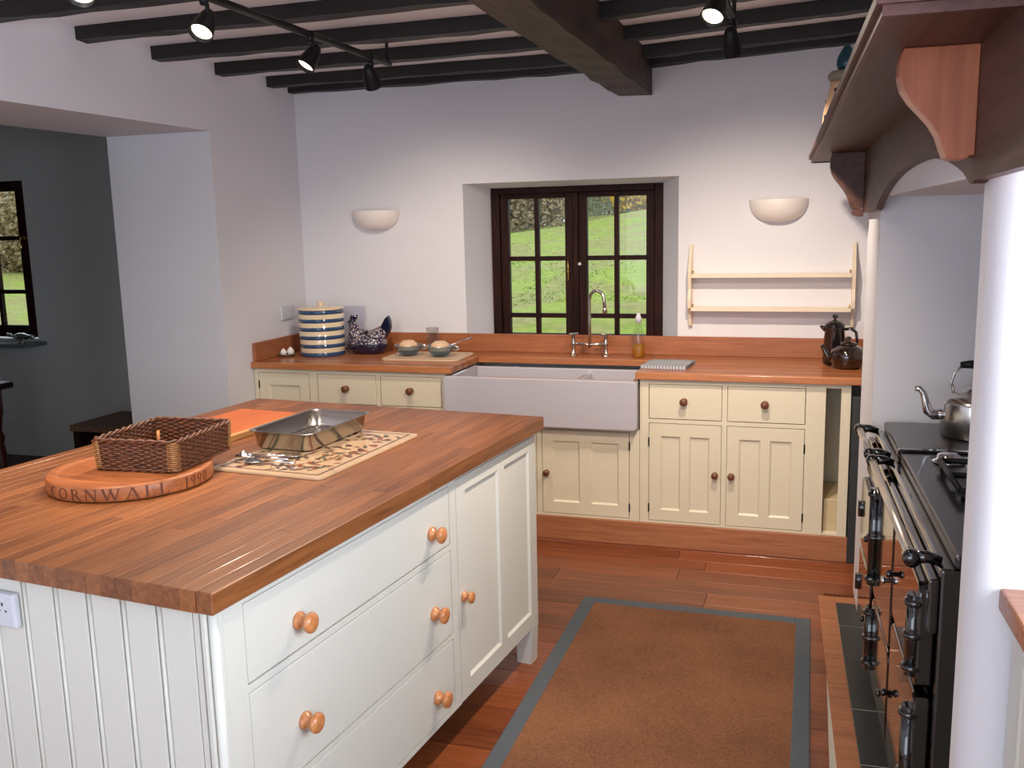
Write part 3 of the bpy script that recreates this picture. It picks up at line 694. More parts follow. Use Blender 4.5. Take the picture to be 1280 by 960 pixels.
# ---- patterned worktop saver
MX0, MX1, MY0, MY1 = -0.200, 0.200, -0.305, 0.305
def mat_pattern():
    m, N, L, P = base_mat('printed_mat'); P.inputs['Base Color'].default_value = srgb(214, 184, 150); P.inputs['Roughness'].default_value = 0.22
    tc = N.new('ShaderNodeTexCoord'); nz = N.new('ShaderNodeTexNoise'); nz.inputs['Scale'].default_value = 14; L.new(tc.outputs['Object'], nz.inputs['Vector'])
    mx = N.new('ShaderNodeMix'); mx.data_type = 'RGBA'; mx.inputs[6].default_value = srgb(182, 150, 118); mx.inputs[7].default_value = srgb(202, 172, 138); L.new(nz.outputs['Fac'], mx.inputs['Factor']); L.new(mx.outputs[2], P.inputs['Base Color'])
    return m
mp_m = mat_pattern()
print_br = plain('print_brown', srgb(86, 58, 52), 0.3, var=0.2, scale=30); print_gr = plain('print_green', srgb(86, 84, 62), 0.3, var=0.2, scale=30); print_rd = plain('print_red', srgb(140, 76, 56), 0.3, var=0.2, scale=30)
wm = thing('worktop_saver', 'beige worktop saver printed with leaf sprigs, under the steel roasting tin', 'mat', ipt(-0.487, 1.085, 0.9574), IRZ + R(1.0))
b = nbm(); prism(b, rrect(MX0, MX1, MY0, MY1, 0.022, 5), lambda x, y_: (x, y_, 0.0), lambda x, y_: (x, y_, 0.0075), 0.0015); obj('slab', b, mp_m, wm)
def leafpoly(bm, x, y_, a, l, wd, z=0.0079):
    ca, sa = math.cos(a), math.sin(a); P_ = [(0, 0), (0.3, 0.5), (0.65, 0.42), (1, 0), (0.65, -0.42), (0.3, -0.5)]
    bm.faces.new([bm.verts.new((x + ca * u * l - sa * v * wd, y_ + sa * u * l + ca * v * wd, z)) for u, v in P_])
rnd = random.Random(3)
pats = {'br': nbm(), 'gr': nbm(), 'rd': nbm()}
for k in range(210):
    x, y_ = rnd.uniform(MX0 + 0.05, MX1 - 0.05), rnd.uniform(MY0 + 0.05, MY1 - 0.05); a = rnd.uniform(0, 6.28); c = rnd.choice(['br', 'br', 'gr', 'rd'])
    leafpoly(pats[c], x, y_, a, rnd.uniform(0.022, 0.05), rnd.uniform(0.010, 0.018), 0.0078 + 0.00001 * k / 10)
for k in range(26):
    x, y_ = rnd.uniform(MX0 + 0.06, MX1 - 0.06), rnd.uniform(MY0 + 0.06, MY1 - 0.06); a = rnd.uniform(0, 6.28)
    leafpoly(pats['br'], x, y_, a, 0.08, 0.003, 0.00795)
bd = pats['br']
per = []
for i in range(70): t = i / 69; per += [(MX0 + 0.028, MY0 + 0.028 + t * (MY1 - MY0 - 0.056), 1), (MX1 - 0.028, MY0 + 0.028 + t * (MY1 - MY0 - 0.056), 1)]
for i in range(46): t = i / 45; per += [(MX0 + 0.028 + t * (MX1 - MX0 - 0.056), MY0 + 0.028, 0), (MX0 + 0.028 + t * (MX1 - MX0 - 0.056), MY1 - 0.028, 0)]
for x, y_, d_ in per: leafpoly(bd, x - 0.004, y_, 0.6, 0.009, 0.008, 0.0079)
for k_, m_ in (('br', print_br), ('gr', print_gr), ('rd', print_rd)): obj('printed_sprig', pats[k_], m_, wm, kind='stuff')

# ---- roasting tin
rtn = thing('roasting_tin', 'deep stainless steel roasting tin standing on the patterned saver', 'tin', ipt(-0.605, 1.205, 0.9650), IRZ + R(1.5))
def tin():
    b = nbm(); lv = [(0.098, 0.168, 0.022, 0.0008), (0.108, 0.178, 0.03, 0.01), (0.115, 0.185, 0.032, 0.060), (0.126, 0.197, 0.034, 0.0635), (0.124, 0.195, 0.034, 0.0535)]
    lv = lv[:4] + [(0.124, 0.195, 0.033, 0.065), (0.113, 0.183, 0.031, 0.0615), (0.106, 0.176, 0.029, 0.011), (0.096, 0.166, 0.021, 0.0025)]
    rings = [[b.verts.new((x, y_, z)) for x, y_ in rrect(-hx, hx, -hy, hy, r, 6)] for hx, hy, r, z in lv]
    for A, B in zip(rings[:-1], rings[1:]):
        for i in range(len(A)): b.faces.new((A[i], A[(i + 1) % len(A)], B[(i + 1) % len(A)], B[i])).smooth = True
    b.faces.new(rings[0][::-1]); b.faces.new(rings[-1]); return b
obj('pan', tin(), steel, rtn)
# ---- metal utensils in front of the tin
def spoon(nm, label, cat, n, e, rz, kind):
    t = thing(nm, label, cat, ipt(n, e, 0.9655), IRZ + rz)
    b = nbm(); tube(b, [(0, 0, 0.006), (0.05, 0.002, 0.010), (0.12, 0, 0.007)], [0.004, 0.0035, 0.005], 8); obj('handle', b, chrome, t)
    b = nbm()
    if kind == 'wing':
        for s_ in (-1, 1): tube(b, [(0, 0, 0.007), (-0.03, s_ * 0.016, 0.016), (-0.055, s_ * 0.012, 0.012), (-0.06, 0, 0.008)], 0.005, 8)
        lathe(b, [(0, 0), (0.013, 0.003), (0.015, 0.01), (0.013, 0.017), (0, 0.022)], 14, (-0.035, 0.0, 0.006))
    else:
        lathe(b, [(0.0, 0.002), (0.014, 0.003), (0.02, 0.007), (0.0215, 0.0085), (0.02, 0.0095), (0.013, 0.0055), (0.0, 0.0045)], 18, (-0.02, 0, 0), sx=1.4)
    obj('head', b, chrome, t)
spoon('corkscrew', 'chrome corkscrew lying on the saver in front of the tin', 'utensil', -0.610, 0.90, R(8), 'wing')
spoon('metal_spoon', 'metal spoon lying on the saver nearest the tin corner', 'utensil', -0.53, 0.955, R(200), 'spoon')
spoon('metal_spoon', 'short metal spoon lying beside the corkscrew on the saver', 'utensil', -0.565, 0.865, R(10), 'spoon')

# ------------------------------------------------------------------ window over the sink
def casement_window(name, x0, x1, z0, z1, y, ncol, rowsz, sashes, fr=0.055, st=0.05, bar=0.028):
    w_ = empty(name, kind='structure')
    ft = fr * 0.7; b = nbm(); box(b, x0, x0 + fr, y - 0.035, y + 0.05, z0, z1, 0.004); box(b, x1 - fr, x1, y - 0.035, y + 0.05, z0, z1, 0.004); box(b, x0 + fr, x1 - fr, y - 0.035, y + 0.05, z1 - ft, z1, 0.004); box(b, x0 + fr, x1 - fr, y - 0.035, y + 0.05, z0, z0 + fr * 0.6, 0.004)
    mul = 0.036
    for s in range(1, sashes): xm = x0 + fr + (x1 - x0 - 2 * fr) * s / sashes; box(b, xm - mul / 2, xm + mul / 2, y - 0.03, y + 0.05, z0 + fr * 0.6, z1 - ft, 0.003)
    obj('window_frame', b, win_m, w_)
    xi0, xi1, zi0, zi1 = x0 + fr, x1 - fr, z0 + fr * 0.6, z1 - ft; sw_ = (xi1 - xi0) / sashes
    for s in range(sashes):
        a, c = xi0 + s * sw_ + (0.001 if s == 0 else mul / 2 + 0.0005), xi0 + (s + 1) * sw_ - (0.001 if s == sashes - 1 else mul / 2 + 0.0005)
        b = nbm(); box(b, a, a + st, y - 0.02, y + 0.025, zi0, zi1, 0.003); box(b, c - st, c, y - 0.02, y + 0.025, zi0, zi1, 0.003); box(b, a + st, c - st, y - 0.02, y + 0.025, zi1 - st * 0.6, zi1, 0.003); box(b, a + st, c - st, y - 0.02, y + 0.025, zi0, zi0 + st, 0.003)
        sa = obj('sash', b, win_m, w_)
        b = nbm(); ga, gc, gz0, gz1 = a + st, c - st, zi0 + st, zi1 - st * 0.6
        xs = [ga + (gc - ga) * i / ncol for i in range(ncol + 1)]; zs = [gz0] + list(rowsz) + [gz1]
        for xv in xs[1:-1]: box(b, xv - bar / 2, xv + bar / 2, y - 0.014, y + 0.018, gz0, gz1)
        for zv in zs[1:-1]: box(b, ga, gc, y - 0.012, y + 0.016, zv - bar / 2, zv + bar / 2)
        obj('glazing_bar', b, win_m, sa)
        for i in range(ncol):
            for j in range(len(zs) - 1):
                b = nbm(); box(b, xs[i], xs[i + 1], y + 0.002, y + 0.005, zs[j], zs[j + 1]); obj('pane', b, pane_m, sa)
    return w_
w1 = casement_window('window_1', FX1, FX2, 0.915, FT, 0.32, 2, (1.111, 1.465), 2)
b = nbm(); tube(b, [(-0.285, 0.285, 1.33), (-0.285, 0.28, 1.42), (-0.285, 0.285, 1.45)], [0.005, 0.006, 0.004], 8); lathe(b, [(0, 0), (0.01, 0), (0.01, 0.012), (0, 0.014)], 10, (-0.285, 0.287, 1.38)); obj('window_latch', b, brass, w1)
b = nbm(); lathe(b, [(0, 0), (0.009, 0.0), (0.011, 0.008), (0.007, 0.016), (0, 0.018)], 12, (-0.215, 0.299, 1.43), '-y'); obj('window_knob', b, ceramic_w, w1)
# dining-room window
w2 = casement_window('window_2', DW[0], DW[1], 0.92, DW[3], 0.30, 2, (1.26, 1.66), 2, 0.06, 0.05, 0.03)
b = nbm(); tube(b, [(-4.45, 0.255, 1.66), (-4.45, 0.245, 1.59), (-4.452, 0.25, 1.56)], [0.006, 0.009, 0.006], 8); box(b, -4.475, -4.41, 0.26, 0.275, 1.65, 1.67); obj('window_latch', b, brass, w2)
b = nbm(); box(b, -5.85, -4.31, 0.05, 0.35, 0.865, 0.892, 0.004); obj('window_sill', b, slate_sill, w2)
# silver bird on that sill
bd_ = thing('bird_ornament', 'small silver bird ornament on the grey sill of the dark room window', 'ornament', (-4.43, 0.14, 0.893))
b = nbm(); lathe(b, [(0, -0.09), (0.012, -0.075), (0.028, -0.03), (0.03, 0.01), (0.02, 0.05), (0.012, 0.075), (0.018, 0.09), (0.016, 0.105), (0, 0.115)], 14, (0, 0, 0.045), 'x'); obj('body', b, steel, bd_)
b = nbm(); tube(b, [(0.11, 0, 0.045), (0.135, 0, 0.04)], [0.006, 0.001], 8); tube(b, [(-0.08, 0, 0.05), (-0.13, 0, 0.058)], [0.012, 0.016], 8); obj('beak_and_tail', b, steel, bd_)
b = nbm(); lathe(b, [(0, 0), (0.025, 0), (0.025, 0.004), (0.008, 0.008), (0.007, 0.03)], 12); obj('foot', b, steel, bd_)
# dining table and bench glimpsed through the opening
dt = thing('dining_table', 'dark dining table with turned reddish legs in the unlit room', 'table', (-4.35, -0.95, 0))
b = nbm(); box(b, -0.95, 0.62, -0.75, 0.30, 0.715, 0.755, 0.006); obj('table_top', b, table_dk, dt)
for lx, ly in ((0.53, 0.22), (-0.86, 0.22), (0.53, -0.66), (-0.86, -0.66)):
    b = nbm(); lathe(b, [(0, 0), (0.022, 0), (0.03, 0.03), (0.02, 0.07), (0.026, 0.14), (0.038, 0.28), (0.028, 0.36), (0.038, 0.4), (0.024, 0.44), (0.034, 0.52), (0.045, 0.56), (0.045, 0.714), (0, 0.714)], 16, (lx, ly, 0)); obj('leg', b, leg_red, dt)
bn = thing('low_bench', 'low dull wooden bench in the dark room beyond the opening', 'bench')
b = nbm(); box(b, -3.45, -2.70, -0.52, -0.03, 0.41, 0.45, 0.004); obj('seat', b, bench_m, bn)
for xx in (-3.44, -2.78):
    b = nbm(); box(b, xx, xx + 0.05, -0.5, -0.06, 0.0, 0.409); obj('leg', b, table_dk, bn)

# ------------------------------------------------------------------ wall lights
def sconce(x, z, lab):
    t = thing('wall_light', lab, 'lamp', (x, -0.001, z), 0, 'white half bowl wall lights')
    b = nbm(); n = 28; prof = [(0.155 * math.cos(R(a)) ** 0.75 if a < 90 else 0.0, -0.118 * math.sin(R(a))) for a in range(0, 91, 10)]
    inner = [(r * 0.95, h * 0.93) for r, h in prof][::-1]
    lathe(b, prof[::-1] + [(0.153, 0.004), (0.149, 0.004)] + [(r * 0.95, h * 0.93) for r, h in prof], n, (0, 0, 0), 'z', 1.0, 0.86, math.pi, 2 * math.pi); obj('shade', b, ceramic_w, t)
    b = nbm(); box(b, -0.04, 0.04, -0.03, 0.0, -0.06, -0.01); obj('backplate', b, ceramic_w, t)
sconce(-1.42, 1.776, 'white half bowl wall light left of the window')
sconce(0.957, 1.775, 'white half bowl wall light right of the window, above the rack')

# small hanging shelf rack
sr = thing('wall_rack', 'ivory two shelf wall rack hung right of the window', 'shelf')
for xx in (0.497, 1.352):
    b = nbm(); pts = [(0, 1.10), (0.012, 1.085), (0.03, 1.095), (0.05, 1.16), (0.095, 1.20), (0.1, 1.24), (0.085, 1.30), (0.095, 1.36), (0.1, 1.40), (0.075, 1.44), (0.04, 1.50), (0.028, 1.545), (0, 1.545)]
    prism(b, pts, lambda d_, z: (xx - 0.009, -0.001 - d_, z), lambda d_, z: (xx + 0.009, -0.001 - d_, z), 0.002); obj('side_panel', b, shelf_paint, sr)
for zz in (1.183, 1.366):
    b = nbm(); box(b, 0.507, 1.342, -0.098, -0.001, zz, zz + 0.017, 0.003); s_ = obj('shelf_board', b, shelf_paint, sr)
    b = nbm(); box(b, 0.507, 1.342, -0.104, -0.0985, zz - 0.002, zz + 0.02, 0.002); obj('front_lip', b, shelf_paint, s_)
    for xx in (0.516, 1.333):
        b = nbm(); lathe(b, [(0, 0), (0.006, 0.001), (0.007, 0.005), (0, 0.009)], 8, (xx, -0.09, zz + 0.03)); tube(b, [(xx, -0.09, zz + 0.018), (xx, -0.09, zz + 0.034)], 0.004, 6); obj('shelf_clip', b, brass, s_)

# ------------------------------------------------------------------ spotlight tracks
def track(lab, x, y0, y1, z, heads, grp):
    t = thing('spotlight_track', lab, 'lamp')
    b = nbm(); tube(b, [(x, y0, z), (x, y1, z)], 0.014, 10); obj('track_bar', b, iron, t)
    for yy in (y1 - 0.02, (y0 + y1) / 2):
        b = nbm(); tube(b, [(x + 0.0, yy, z + 0.01), (x + 0.0, yy, 2.60)], 0.008, 8); lathe(b, [(0, 0), (0.03, 0), (0.03, -0.008), (0, -0.008)], 12, (x, yy, 2.575)); obj('standoff', b, iron, t)
    for (yy, dirv, lit, power) in heads:
        dv = Vector(dirv).normalized(); pv = Vector((x, yy, z - 0.085))
        q = dv.to_track_quat('Z', 'Y').to_matrix().to_4x4(); M_ = TR(pv) @ q
        b = nbm(); lathe(b, [(0.0, -0.055), (0.013, -0.053), (0.022, -0.04), (0.030, -0.015), (0.036, 0.02), (0.0385, 0.045), (0.040, 0.05), (0.037, 0.05), (0.034, 0.02), (0.02, 0.0), (0.0, -0.002)], 24); h = obj('spot_head', b, iron, t, M_)
        b = nbm(); lathe(b, [(0.0, 0.034), (0.033, 0.036)], 24); obj('lamp_face', b, lit, h, M_)
        b = nbm(); tube(b, [(x, yy, z), (x + 0.012, yy, z - 0.03), (x + 0.012, yy, z - 0.075), tuple(pv)], 0.007, 8); lathe(b, [(0, -0.03), (0.012, -0.03), (0.016, -0.015), (0.016, 0.012), (0, 0.014)], 12, (x, yy, z)); obj('spot_arm', b, iron, h)
        lp_ = light('spot_beam', 'SPOT', pv + dv * 0.055, power * 1.05, (1.0, 0.85, 0.69), dv.to_track_quat('-Z', 'Y').to_euler(), spot_size=R(105), spot_blend=1.0, shadow_soft_size=0.03)
        lp_.parent = t
track('black ceiling spotlight track hung along the joists over the island', -0.762, -3.95, -1.17, 2.425,
      [(-3.12, (0.25, -0.75, -1.0), lamp_lit, 24), (-2.58, (0.05, -0.80, -1.0), lamp_lit, 30), (-1.90, (-0.40, -0.62, -1.0), lamp_lit, 75), (-1.375, (-0.05, 0.80, -1.0), lamp_dim, 40), (-3.75, (-0.10, 0.85, -0.9), lamp_lit, 55)], None)  # last head is unseen, added to brighten the left cabinet fronts
track('black ceiling spotlight track with its heads aimed at the back wall near the mantel shelf', 0.822, -2.9, -1.42, 2.425,
      [(-2.14, (-0.25, -0.75, -1.0), lamp_lit, 70), (-1.54, (0.05, 0.75, -0.95), lamp_dim, 80), (-2.75, (-0.40, 0.75, -1.0), lamp_lit, 90)], None)  # last head is unseen, added to light the rug and cabinets

# ------------------------------------------------------------------ mantel shelf over the range
ma = thing('mantel_shelf', 'deep mahogany mantel shelf on curved brackets above the cooker recess', 'shelf', RO, RA)
def mz(p, z): return z + 0.016 * p
def ryz(p, q, z): return (q, -p, mz(p, z))
# frieze with its arch
ps = [-0.49, -0.40, 0.0]; 
bot = [(-0.49, 1.70), (0.03, 1.695)]
for i in range(0, 25):
    t = i / 24; u = 2 * t - 1; bot.append((0.09 + t * 1.74, 1.700 + 0.098 * max(0.0, 1 - abs(u) ** 2.2) ** 0.8))
bot += [(1.85, 1.700), (1.87, 1.705), (2.36, 1.705)]
b = nbm(); top = 1.949
prev = None
for (p, z) in bot:
    vs = [b.verts.new(ryz(p, q, zz)) for q, zz in ((-0.014, z), (0.0115, z), (0.0115, top), (-0.014, top))]
    if prev:
        for k in range(4): b.faces.new((prev[k], prev[(k + 1) % 4], vs[(k + 1) % 4], vs[k]))
    else: b.faces.new(vs)
    prev = vs
b.faces.new(prev[::-1]); bmesh.ops.recalc_face_normals(b, faces=b.faces); obj('frieze', b, mahog, ma)
# shelf board with edge moulding
def pslab(bm, p0, p1, q0, q1, z0, z1):
    hexa(bm, [ryz(p1, q0, z0), ryz(p1, q1, z0), ryz(p0, q1, z0), ryz(p0, q0, z0), ryz(p1, q0, z1), ryz(p1, q1, z1), ryz(p0, q1, z1), ryz(p0, q0, z1)])
b = nbm(); pslab(b, -0.93, 2.16, -0.205, 0.011, 1.9495, 1.972); obj('shelf_board', b, mahog, ma)
b = nbm(); pslab(b, -0.94, 2.17, -0.214, -0.2055, 1.945, 1.962); pslab(b, -0.948, 2.178, -0.224, -0.2055, 1.9622, 1.980); obj('front_moulding', b, mahog_lt, ma)
b = nbm(); pslab(b, 2.1605, 2.17, -0.2054, 0.011, 1.945, 1.962); pslab(b, 2.1605, 2.178, -0.2054, 0.011, 1.9622, 1.980); obj('end_moulding', b, mahog_lt, ma)
b = nbm(); pslab(b, -0.94, -0.9305, -0.2054, 0.011, 1.945, 1.962); pslab(b, -0.948, -0.9305, -0.2054, 0.011, 1.9622, 1.980); obj('end_moulding', b, mahog_lt, ma)
# brackets
BP = [(0, 0), (0.95, 0.0), (1.0, 0.10), (1.0, 0.24), (0.95, 0.36), (0.84, 0.47), (0.70, 0.57), (0.57, 0.67), (0.47, 0.78), (0.41, 0.90), (0.36, 0.98), (0.27, 1.0), (0.10, 1.0), (0.06, 0.97), (0, 0.97)]
for pc, zt, hh, foot in ((-0.46, 1.949, 0.235, True), (1.835, 1.949, 0.205, False)):
    b = nbm(); P2 = [(-0.0142 - u * 0.137, zt - v * hh) for u, v in BP]
    prism(b, P2, lambda q, z: ryz(pc - 0.028, q, z), lambda q, z: ryz(pc + 0.028, q, z), 0.002)
    o = obj('bracket', b, mahog_lit if pc > 0 else mahog, ma)
    if foot:
        b = nbm(); prism(b, [(-0.0142, 1.715), (-0.058, 1.712), (-0.062, 1.700), (-0.05, 1.690), (-0.03, 1.684), (-0.0142, 1.684)], lambda q, z: ryz(pc - 0.036, q, z), lambda q, z: ryz(pc + 0.036, q, z), 0.002); obj('bracket_foot', b, mahog_lt, o)
# ornament on the mantel
on = thing('pottery_jar', 'cream pottery jar with dark stars and a teal top on the mantel shelf', 'jar', RM @ Vector((-0.125, 0.25, 1.9685)))
b = nbm(); lathe(b, [(0, 0.0), (0.055, 0.0), (0.068, 0.03), (0.074, 0.075), (0.070, 0.12), (0.058, 0.17), (0.050, 0.21), (0.046, 0.235), (0, 0.235)], 28); obj('body', b, pot_cream, on)
b = nbm(); lathe(b, [(0, 0.2355), (0.046, 0.2355), (0.056, 0.245), (0.057, 0.262), (0.046, 0.275), (0, 0.276)], 24); obj('collar', b, grey_gl, on)
b = nbm(); lathe(b, [(0, 0.2765), (0.03, 0.2765), (0.038, 0.295), (0.036, 0.325), (0.022, 0.352), (0.01, 0.372), (0, 0.375)], 20, (0.012, 0, 0)); obj('lid', b, teal, on)
for (az, zz, rr_) in ((-120, 0.20, 0.0525), (-150, 0.10, 0.0732), (-95, 0.13, 0.0688), (-170, 0.16, 0.061), (-60, 0.09, 0.074), (-75, 0.19, 0.0545)):
    b = nbm(); ce_ = R(az); vs = []
    for k in range(10):
        rd = 0.012 if k % 2 == 0 else 0.005; a = 2 * math.pi * k / 10
        t_ = rd * math.cos(a); aa = ce_ + t_ / rr_
        vs.append(b.verts.new(((rr_ + 0.0012) * math.cos(aa), (rr_ + 0.0012) * math.sin(aa), zz + rd * math.sin(a))))
    b.faces.new(vs); obj('painted_star', b, dark_slot, on)

# ------------------------------------------------------------------ range cooker in the recess
rc = thing('range_cooker', 'black enamel range cooker with polished rails in the chimney recess', 'cooker', RO, RA)
def rc_box(nm, p0, p1, q0, q1, z0, z1, m, bev=0.003, par=None, seg=2):
    b = nbm(); box(b, q0, q1, -p1, -p0, z0, z1, bev, seg); return obj(nm, b, m, par or rc)
rc_box('base', 0.045, 1.55, 0.03, 0.66, 0.002, 0.10, enamel)
rc_box('body', 0.04, 1.555, 0.022, 0.68, 0.1005, 0.862, enamel, 0.008)
rc_box('hob_plate', 0.04, 0.512, 0.052, 0.69, 0.8625, 0.897, hob_m, 0.008)
rc_box('hob_plate', 0.545, 1.555, 0.052, 0.69, 0.8625, 0.897, hob_m, 0.008)
rc_box('divider_bar', 0.514, 0.543, 0.045, 0.69, 0.8625, 0.906, enamel, 0.006)
rc_box('fascia', 0.04, 1.555, -0.002, 0.0215, 0.70, 0.835, enamel, 0.006)
def rail(p0, p1):
    b = nbm(); tube(b, [(-0.036, -p0, 0.868), (-0.036, -p1, 0.868)], 0.0125, 12); r_ = obj('rail', b, rail_m, rc)
    for pp in (p0 + 0.0, p1 - 0.0):
        b = nbm(); tube(b, [(-0.036, -pp, 0.868), (0.0, -pp, 0.872), (0.03, -pp, 0.862)], [0.018, 0.015, 0.012], 10); lathe(b, [(0, -0.022), (0.019, -0.022), (0.021, 0), (0.019, 0.022), (0, 0.022)], 14, (-0.036, -pp, 0.868), 'y'); obj('rail_bracket', b, enamel, r_)
rail(0.06, 0.46); rail(0.555, 1.50)
def odoor(p0, p1, z0, z1, hp, lp, post=True):
    b = nbm(); prism(b, rrect(-p1, -p0, z0, z1, 0.03, 5), lambda y_, z: (0.019, y_, z), lambda y_, z: (-0.020, y_, z), 0.006); d = obj('oven_door', b, enamel, rc)
    b = nbm(); zc = (z0 + z1) / 2; hh = (z1 - z0) / 2
    if not post:
        tube(b, [(-0.022, -hp, zc - 0.03), (-0.022, -hp, zc + 0.03)], 0.012, 10)
    else: tube(b, [(-0.026, -hp, z0 + 0.03), (-0.026, -hp, z1 - 0.03)], 0.018, 12)
    for zz in ((z0 + 0.05, zc, z1 - 0.05) if post else ()): lathe(b, [(0, -0.008), (0.022, -0.008), (0.026, 0), (0.022, 0.008), (0, 0.008)], 14, (-0.026, -hp, zz))
    for zz in ((z0 + 0.05, z1 - 0.05) if post else ()): tube(b, [(-0.026, -hp, zz), (-0.02, -hp + (0.05 if hp > lp else -0.05), zz)], 0.008, 8)
    obj('hinge_post', b, enamel, d)
    b = nbm(); lathe(b, [(0, 0), (0.012, 0.0), (0.010, 0.014), (0.018, 0.022), (0.02, 0.03), (0.014, 0.038), (0, 0.04)], 14, (0, 0, 0), '-y'); b.transform(TR((-0.020, -lp, zc)) @ Matrix.Rotation(R(-90), 4, 'Z') @ Matrix.Scale(0.62, 4)); obj('latch_knob', b, chrome if z0 > 0.4 and lp == 1.00 else enamel, d)
odoor(0.07, 0.50, 0.43, 0.69, 0.09, 0.46, False); odoor(0.07, 0.50, 0.12, 0.41, 0.09, 0.46, False)
odoor(0.58, 1.04, 0.42, 0.815, 0.60, 1.00); odoor(1.08, 1.54, 0.55, 0.815, 1.52, 1.12); odoor(0.58, 1.04, 0.12, 0.40, 0.60, 1.00); odoor(1.08, 1.54, 0.12, 0.53, 1.52, 1.12)
# hob furniture
b = nbm(); pc = 0.92
for qq in (0.14, 0.26, 0.38): tube(b, [(qq, -pc - 0.17, 0.925), (qq, -pc + 0.17, 0.925)], 0.009, 8)
for pp in (pc - 0.17, pc, pc + 0.17): tube(b, [(0.14, -pp, 0.925), (0.38, -pp, 0.925)], 0.009, 8)
for qq in (0.15, 0.37):
    for pp in (pc - 0.17, pc + 0.17): tube(b, [(qq, -pp, 0.897), (qq, -pp, 0.925)], 0.008, 8)
obj('pan_support', b, iron, rc)
for pp, qq in ((0.66, 0.18), (0.66, 0.34), (0.92, 0.26)):
    b = nbm(); lathe(b, [(0, 0), (0.05, 0), (0.05, 0.008), (0.035, 0.014), (0.034, 0.026), (0.02, 0.032), (0, 0.034)], 20, (qq, -pp, 0.8972)); obj('burner_cap', b, chrome, rc)
# kettle
kt = thing('kettle', 'steel whistling kettle with swan neck spout on the range cooker', 'kettle', RM @ Vector((0.335, -0.245, 0.8975)))
b = nbm(); lathe(b, [(0, 0), (0.112, 0), (0.117, 0.006), (0.117, 0.118), (0.112, 0.132), (0.088, 0.152), (0.05, 0.165), (0.048, 0.170), (0, 0.180)], 36); obj('body', b, steel, kt)
b = nbm(); tube(b, [(-0.108, 0, 0.075), (-0.14, 0, 0.072), (-0.160, 0, 0.085), (-0.170, 0, 0.12), (-0.178, 0, 0.150), (-0.192, 0, 0.166), (-0.207, 0, 0.164)], [0.021, 0.019, 0.017, 0.014, 0.012, 0.011, 0.010], 12); obj('spout', b, chrome, kt)
b = nbm(); lathe(b, [(0, 0.178), (0.01, 0.178), (0.012, 0.19), (0.018, 0.196), (0.018, 0.208), (0, 0.212)], 14); obj('lid_knob', b, iron, kt)
b = nbm()
for s_ in (-1, 1): b = nbm(); tube(b, [(s_ * 0.078, 0, 0.150), (s_ * 0.088, 0, 0.19), (s_ * 0.080, 0, 0.225), (s_ * 0.055, 0, 0.252)], 0.005, 8); obj('handle_wire', b, steel, kt)
b = nbm(); tube(b, [(-0.062, 0, 0.253), (-0.03, 0, 0.256), (0.03, 0, 0.256), (0.062, 0, 0.253)], [0.011, 0.015, 0.015, 0.011], 12); obj('grip', b, iron, kt)

# ------------------------------------------------------------------ things on the back worktop
ZW = 0.9225
cr = thing('bread_crock', 'large blue and cream striped crock with a white lid by the left corner', 'crock', (-1.685, -0.29, ZW))
b = nbm(); NB = 11; rr0 = 0.136
for i in range(NB):
    z0, z1 = 0.276 * i / NB, 0.276 * (i + 1) / NB
    if i % 2 == 0: lathe(b, [(rr0 - 0.003, z0), (rr0 + 0.0005, z0 + 0.002), (rr0 + 0.0005, z1 - 0.002), (rr0 - 0.003, z1)], 48)
obj('blue_band', b, blue_gl, cr)
b = nbm(); lathe(b, [(0, 0.001), (rr0 - 0.003, 0.001), (rr0 - 0.001, 0.006), (rr0 - 0.001, 0.2755), (0, 0.2755)], 48); obj('body', b, cream_gl, cr)
b = nbm(); lathe(b, [(0, 0.2762), (rr0 + 0.003, 0.2762), (rr0 + 0.004, 0.284), (rr0 - 0.005, 0.290), (0.05, 0.297), (0.02, 0.300), (0.016, 0.304), (0.022, 0.312), (0.02, 0.322), (0, 0.326)], 40); obj('lid', b, cream_gl, cr)
bo = obj('white_board', (lambda b: (box(b, -1.86, -1.525, -0.012, 0.0, 0.0, 0.27, 0.003), b)[1])(nbm()), card_w); bo.location = (0, -0.033, ZW + 0.002); bo.rotation_euler = (R(-4), 0, 0)
tag(bo, 'plain white board leaning on the wall behind the striped crock', 'board')
ws = thing('wall_socket', 'pale double socket on the left wall just above the worktop return', 'socket', (-1.95, -0.245, 1.172))
b = nbm(); box(b, 0.0005, 0.014, -0.073, 0.073, -0.042, 0.042, 0.004, 2); obj('socket_plate', b, plastic_w, ws)
b = nbm(); box(b, 0.0142, 0.018, -0.045, -0.033, 0.01, 0.03, 0.001); box(b, 0.0142, 0.018, 0.033, 0.045, 0.01, 0.03, 0.001); obj('switch', b, plastic_w, ws)
sd = thing('small_dish', 'small dark dish beside the striped crock in the corner', 'dish', (-1.872, -0.40, ZW))
b = nbm(); lathe(b, [(0, 0.0005), (0.03, 0.0005), (0.05, 0.012), (0.053, 0.016), (0.049, 0.016), (0.03, 0.006), (0, 0.005)], 24); obj('bowl', b, grey_gl, sd)
for i, (dx, dy, rr_, rz) in enumerate(((-0.014, -0.012, 0.02, 0.5), (0.018, 0.016, 0.023, 1.2))):
    b = nbm(); lathe(b, [(0, -rr_ * 0.8), (rr_ * 0.7, -rr_ * 0.55), (rr_, 0), (rr_ * 0.8, rr_ * 0.6), (rr_ * 0.3, rr_ * 1.2), (0, rr_ * 1.35)], 16); o = obj('garlic_bulb', b, ceramic_w); o.location = (-1.872 + dx, -0.40 + dy, ZW + 0.006 + rr_ * 0.8)
    tag(o, ('pale garlic bulb at the front of the small dark dish', 'pale garlic bulb at the back of the small dark dish')[i], 'garlic', 'garlic bulbs in the dish')
